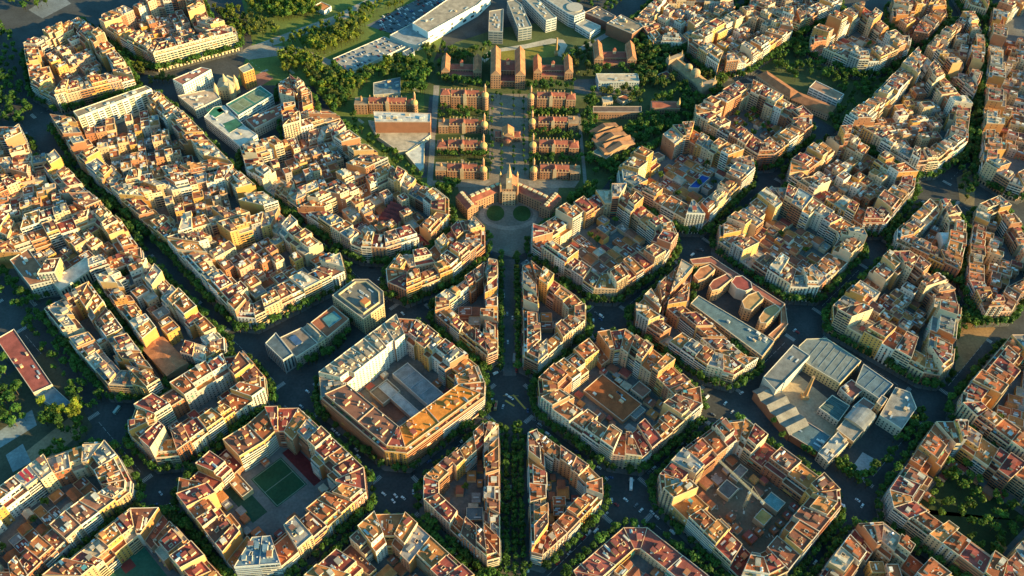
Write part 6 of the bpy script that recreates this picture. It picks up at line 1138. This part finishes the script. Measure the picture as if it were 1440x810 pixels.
def car(x,y,ang,where,colour=None,van=False,cat='car'):
    global ncar
    X,Y,s=proj(x,y)
    if not(-5<X<1445 and -5<Y<815) or any(math.hypot(x-a,y-b)<3.2 for a,b in placed): return
    placed.append((x,y)); colour=colour or rc.choices([c[0] for c in CC],[4,3,3,3,3,1,1])[0]
    o=link('delivery_van' if van else 'car',VAN if van else CARS[colour],None,(x,y,.005),ang); o.rotation_euler=(0,0,ang)
    tag(o,('white van ' if van else colour+' car ')+where,'van' if van else 'car',('white vans ' if van else colour+' cars ')+where); ncar+=1
for (x,y),a,cl in [((-2,8),-.7,'white'),((1.5,5),-.7,'white'),((-6,-4),1.3,'silver')]: car(x,y,a,'crossing the junction with yellow paint' ,cl)
for b in BLOCKS:
    if b['key'] in ('AC5','ABa','ABb','AF','AC2','AC4'): continue
    q=outset(OUT[b['key']],6.6); n=len(q)
    for i in range(n):
        a,c=q[i],q[(i+1)%n]; L=math.hypot(c[0]-a[0],c[1]-a[1])
        if L<14: 
            continue
        for k in range(int(L/5.6)):
            if rc.random()<.17 and ncar<165:
                x,y=lerp(a,c,(k+.5)/int(L/5.6))
                if blocked(x,y) or inspecial(x,y) or (y>200 and abs(x)<120): continue
                car(x,y,math.atan2(c[1]-a[1],c[0]-a[0])+(PI if rc.random()<.5 else 0),'parked along the kerb of the %s'%b['name'],van=rc.random()<.07)
            if rc.random()<.06 and ncar<175:
                x,y=lerp(a,c,(k+.5)/int(L/5.6)); d=((c[0]-a[0])/L,(c[1]-a[1])/L); x+=d[1]*3.2; y-=d[0]*3.2
                if blocked(x,y) or inspecial(x,y) or (y>200 and abs(x)<120): continue
                car(x,y,math.atan2(d[1],d[0]),'driving past the %s'%b['name'],van=rc.random()<.12)
for i,j,nm in ((0,1,'half width plaza'),(1,0,'wedge tip'),(-1,0,'left wedge tip'),(0,-1,'lit wedge tip'),(1,-1,'factory corner'),(-1,1,'office corner'),(-2,1,'striped awning corner'),(2,-1,'lobed school corner'),(2,0,'sunken yard corner'),(1,-2,'crane block corner')):
    for k in range(4): car((i-j)*s133+rc.uniform(-13,13),(i+j)*s133+rc.uniform(-11,11),rc.choice([.785,-.785,2.356])+rc.uniform(-.1,.1),'crossing the open junction by the %s'%nm,van=rc.random()<.15)
FARCAR=MB()
for p in PATCHES:
    if p['name']!='car_park': continue
    q=ccw(p['poly']); f,u,LU,LV=obb(q); a=math.atan2(u[1],u[0])
    for r_ in range(int(LV/6.5)):
        for k in range(int(LU/3.1)):
            x,y=f((k+.5)/int(LU/3.1),(r_+.5)/int(LV/6.5))
            if inside((x,y),q) and rc.random()<.62:
                if ncar<255: car(x,y,a+PI/2,'parked in the open hospital car park',None)
                else:
                    cc=rc.choice(CC)[1]; ca,sa=-u[1],u[0]; FARCAR.boxa(x,y,.35,ca,sa,4.3,1.8,.5,METAL,cc); FARCAR.boxa(x-ca*.2,y-sa*.2,.853,ca,sa,2.3,1.6,.6,GLASS,(.05,.06,.07),METAL,cc)
if FARCAR.f: tag(link('parked_cars',FARCAR.mesh('parked_cars')),'rows of further parked cars filling the open hospital car park','cars',kind='stuff')
dk=[s for s in SPECIALS if s['name']=='parking_deck'][0]; f,u,LU,LV=obb(ccw(dk['poly']))
for r_ in range(4):
    for k in range(int(LU/3.4)):
        if rc.random()<.35 and ncar<300:
            x,y=f((k+.5)/int(LU/3.4),.14+.24*r_)
            if inside((x,y),ccw(dk['poly'])):
                ncar+=1; cl=rc.choice(CC)[0]; o=link('car',CARS[cl],None,(x,y,4.02)); o.rotation_euler=(0,0,math.atan2(u[1],u[0])+PI/2); tag(o,cl+' car parked on the roof deck car park','car',cl+' cars on the roof deck')
def bus(x,y,ang,L,lab,c,c2,name='bus'):
    T=Thing(name,lab,name.replace('_',' '),x,y); ux,uy=math.cos(ang),math.sin(ang); b=MB(); b.boxa(x,y,.4,ux,uy,L,2.5,2.6,METAL,c); T.part('body',b); b=MB(); b.boxa(x,y,1.5,ux,uy,L*.96,2.56,.9,GLASS,GL); T.part('window_band',b); b=MB(); b.boxa(x,y,3.003,ux,uy,L*.5,1.6,.25,METAL,c2); T.part('roof_unit',b)
    for s in (-.34,.34):
        for t in (-1,1): b=MB(); q=(x+ux*s*L-uy*t*1.12,y+uy*s*L+ux*t*1.12); b.boxa(*q,0,ux,uy,.9,.3,.9,METAL,(.02,.02,.02)); T.part('wheel',b)
bus(-43.0,208.5,-0.75,12,'white city bus stopped beside the plaza',(0.72, 0.72, 0.7),(0.5, 0.5, 0.5),'bus')
bus(100.2,-80.8,1.45,11,'white coach at the junction below brown patio block',(0.74, 0.73, 0.7),(0.6, 0.6, 0.6),'bus')
bus(-12.4,-3.9,1.45,9,'red fronted lorry with tan load at the yellow crossing',(0.42, 0.27, 0.13),(0.4, 0.05, 0.03),'lorry')
bus(4.3,48.9,1.5,9,'pale lorry parked on the promenade above yellow crossing',(0.36, 0.36, 0.34),(0.3, 0.3, 0.3),'lorry')
bus(-341.4,-11.5,1.2,8,'pale green van like lorry at the wide avenue junction',(0.3, 0.42, 0.38),(0.4, 0.45, 0.42),'lorry')
# ---------------------------------------------------------------- light, camera
W_=bpy.data.worlds.new('World'); sc.world=W_; W_.use_nodes=True; nt=W_.node_tree; sky=nt.nodes.new('ShaderNodeTexSky'); sky.sky_type='NISHITA'; sky.sun_disc=False
sky.sun_elevation=math.radians(SUN_EL); sky.sun_rotation=math.radians(90-SUN_AZ); sky.air_density=1.2; sky.dust_density=1.0; sky.ozone_density=3.0
bg=nt.nodes['Background']; tint=nt.nodes.new('ShaderNodeMix'); tint.data_type='RGBA'; tint.blend_type='MULTIPLY'; tint.inputs['Factor'].default_value=1; tint.inputs['B'].default_value=(.50,1.0,.98,1); nt.links.new(sky.outputs[0],tint.inputs['A']); nt.links.new(tint.outputs['Result'],bg.inputs['Color']); bg.inputs['Strength'].default_value=.12
L=bpy.data.lights.new('sun','SUN'); L.energy=5; L.angle=math.radians(.5); L.color=(1,.70,.28); lo=bpy.data.objects.new('sun',L); col.objects.link(lo)
d=Vector((math.cos(math.radians(SUN_AZ))*math.cos(math.radians(SUN_EL)),math.sin(math.radians(SUN_AZ))*math.cos(math.radians(SUN_EL)),math.sin(math.radians(SUN_EL)))); lo.rotation_euler=d.to_track_quat('Z','Y').to_euler()
cam=bpy.data.cameras.new('camera'); cam.sensor_width=36; cam.lens=CF*36/1440; cam.clip_end=6000; cam.clip_start=1; co=bpy.data.objects.new('camera',cam); col.objects.link(co)
M=Matrix(((CR[0],CU[0],-CW[0],CAMX),(CR[1],CU[1],-CW[1],CAMY),(CR[2],CU[2],-CW[2],CAMZ),(0,0,0,1))); co.matrix_world=M; sc.camera=co
vs=sc.view_settings; vs.view_transform='Standard'; vs.look='None'; vs.exposure=1.4; vs.gamma=1; vs.use_curve_mapping=False
sc.cycles.max_bounces=4; sc.cycles.diffuse_bounces=3; sc.cycles.glossy_bounces=2; sc.cycles.transmission_bounces=2; sc.cycles.use_denoising=True
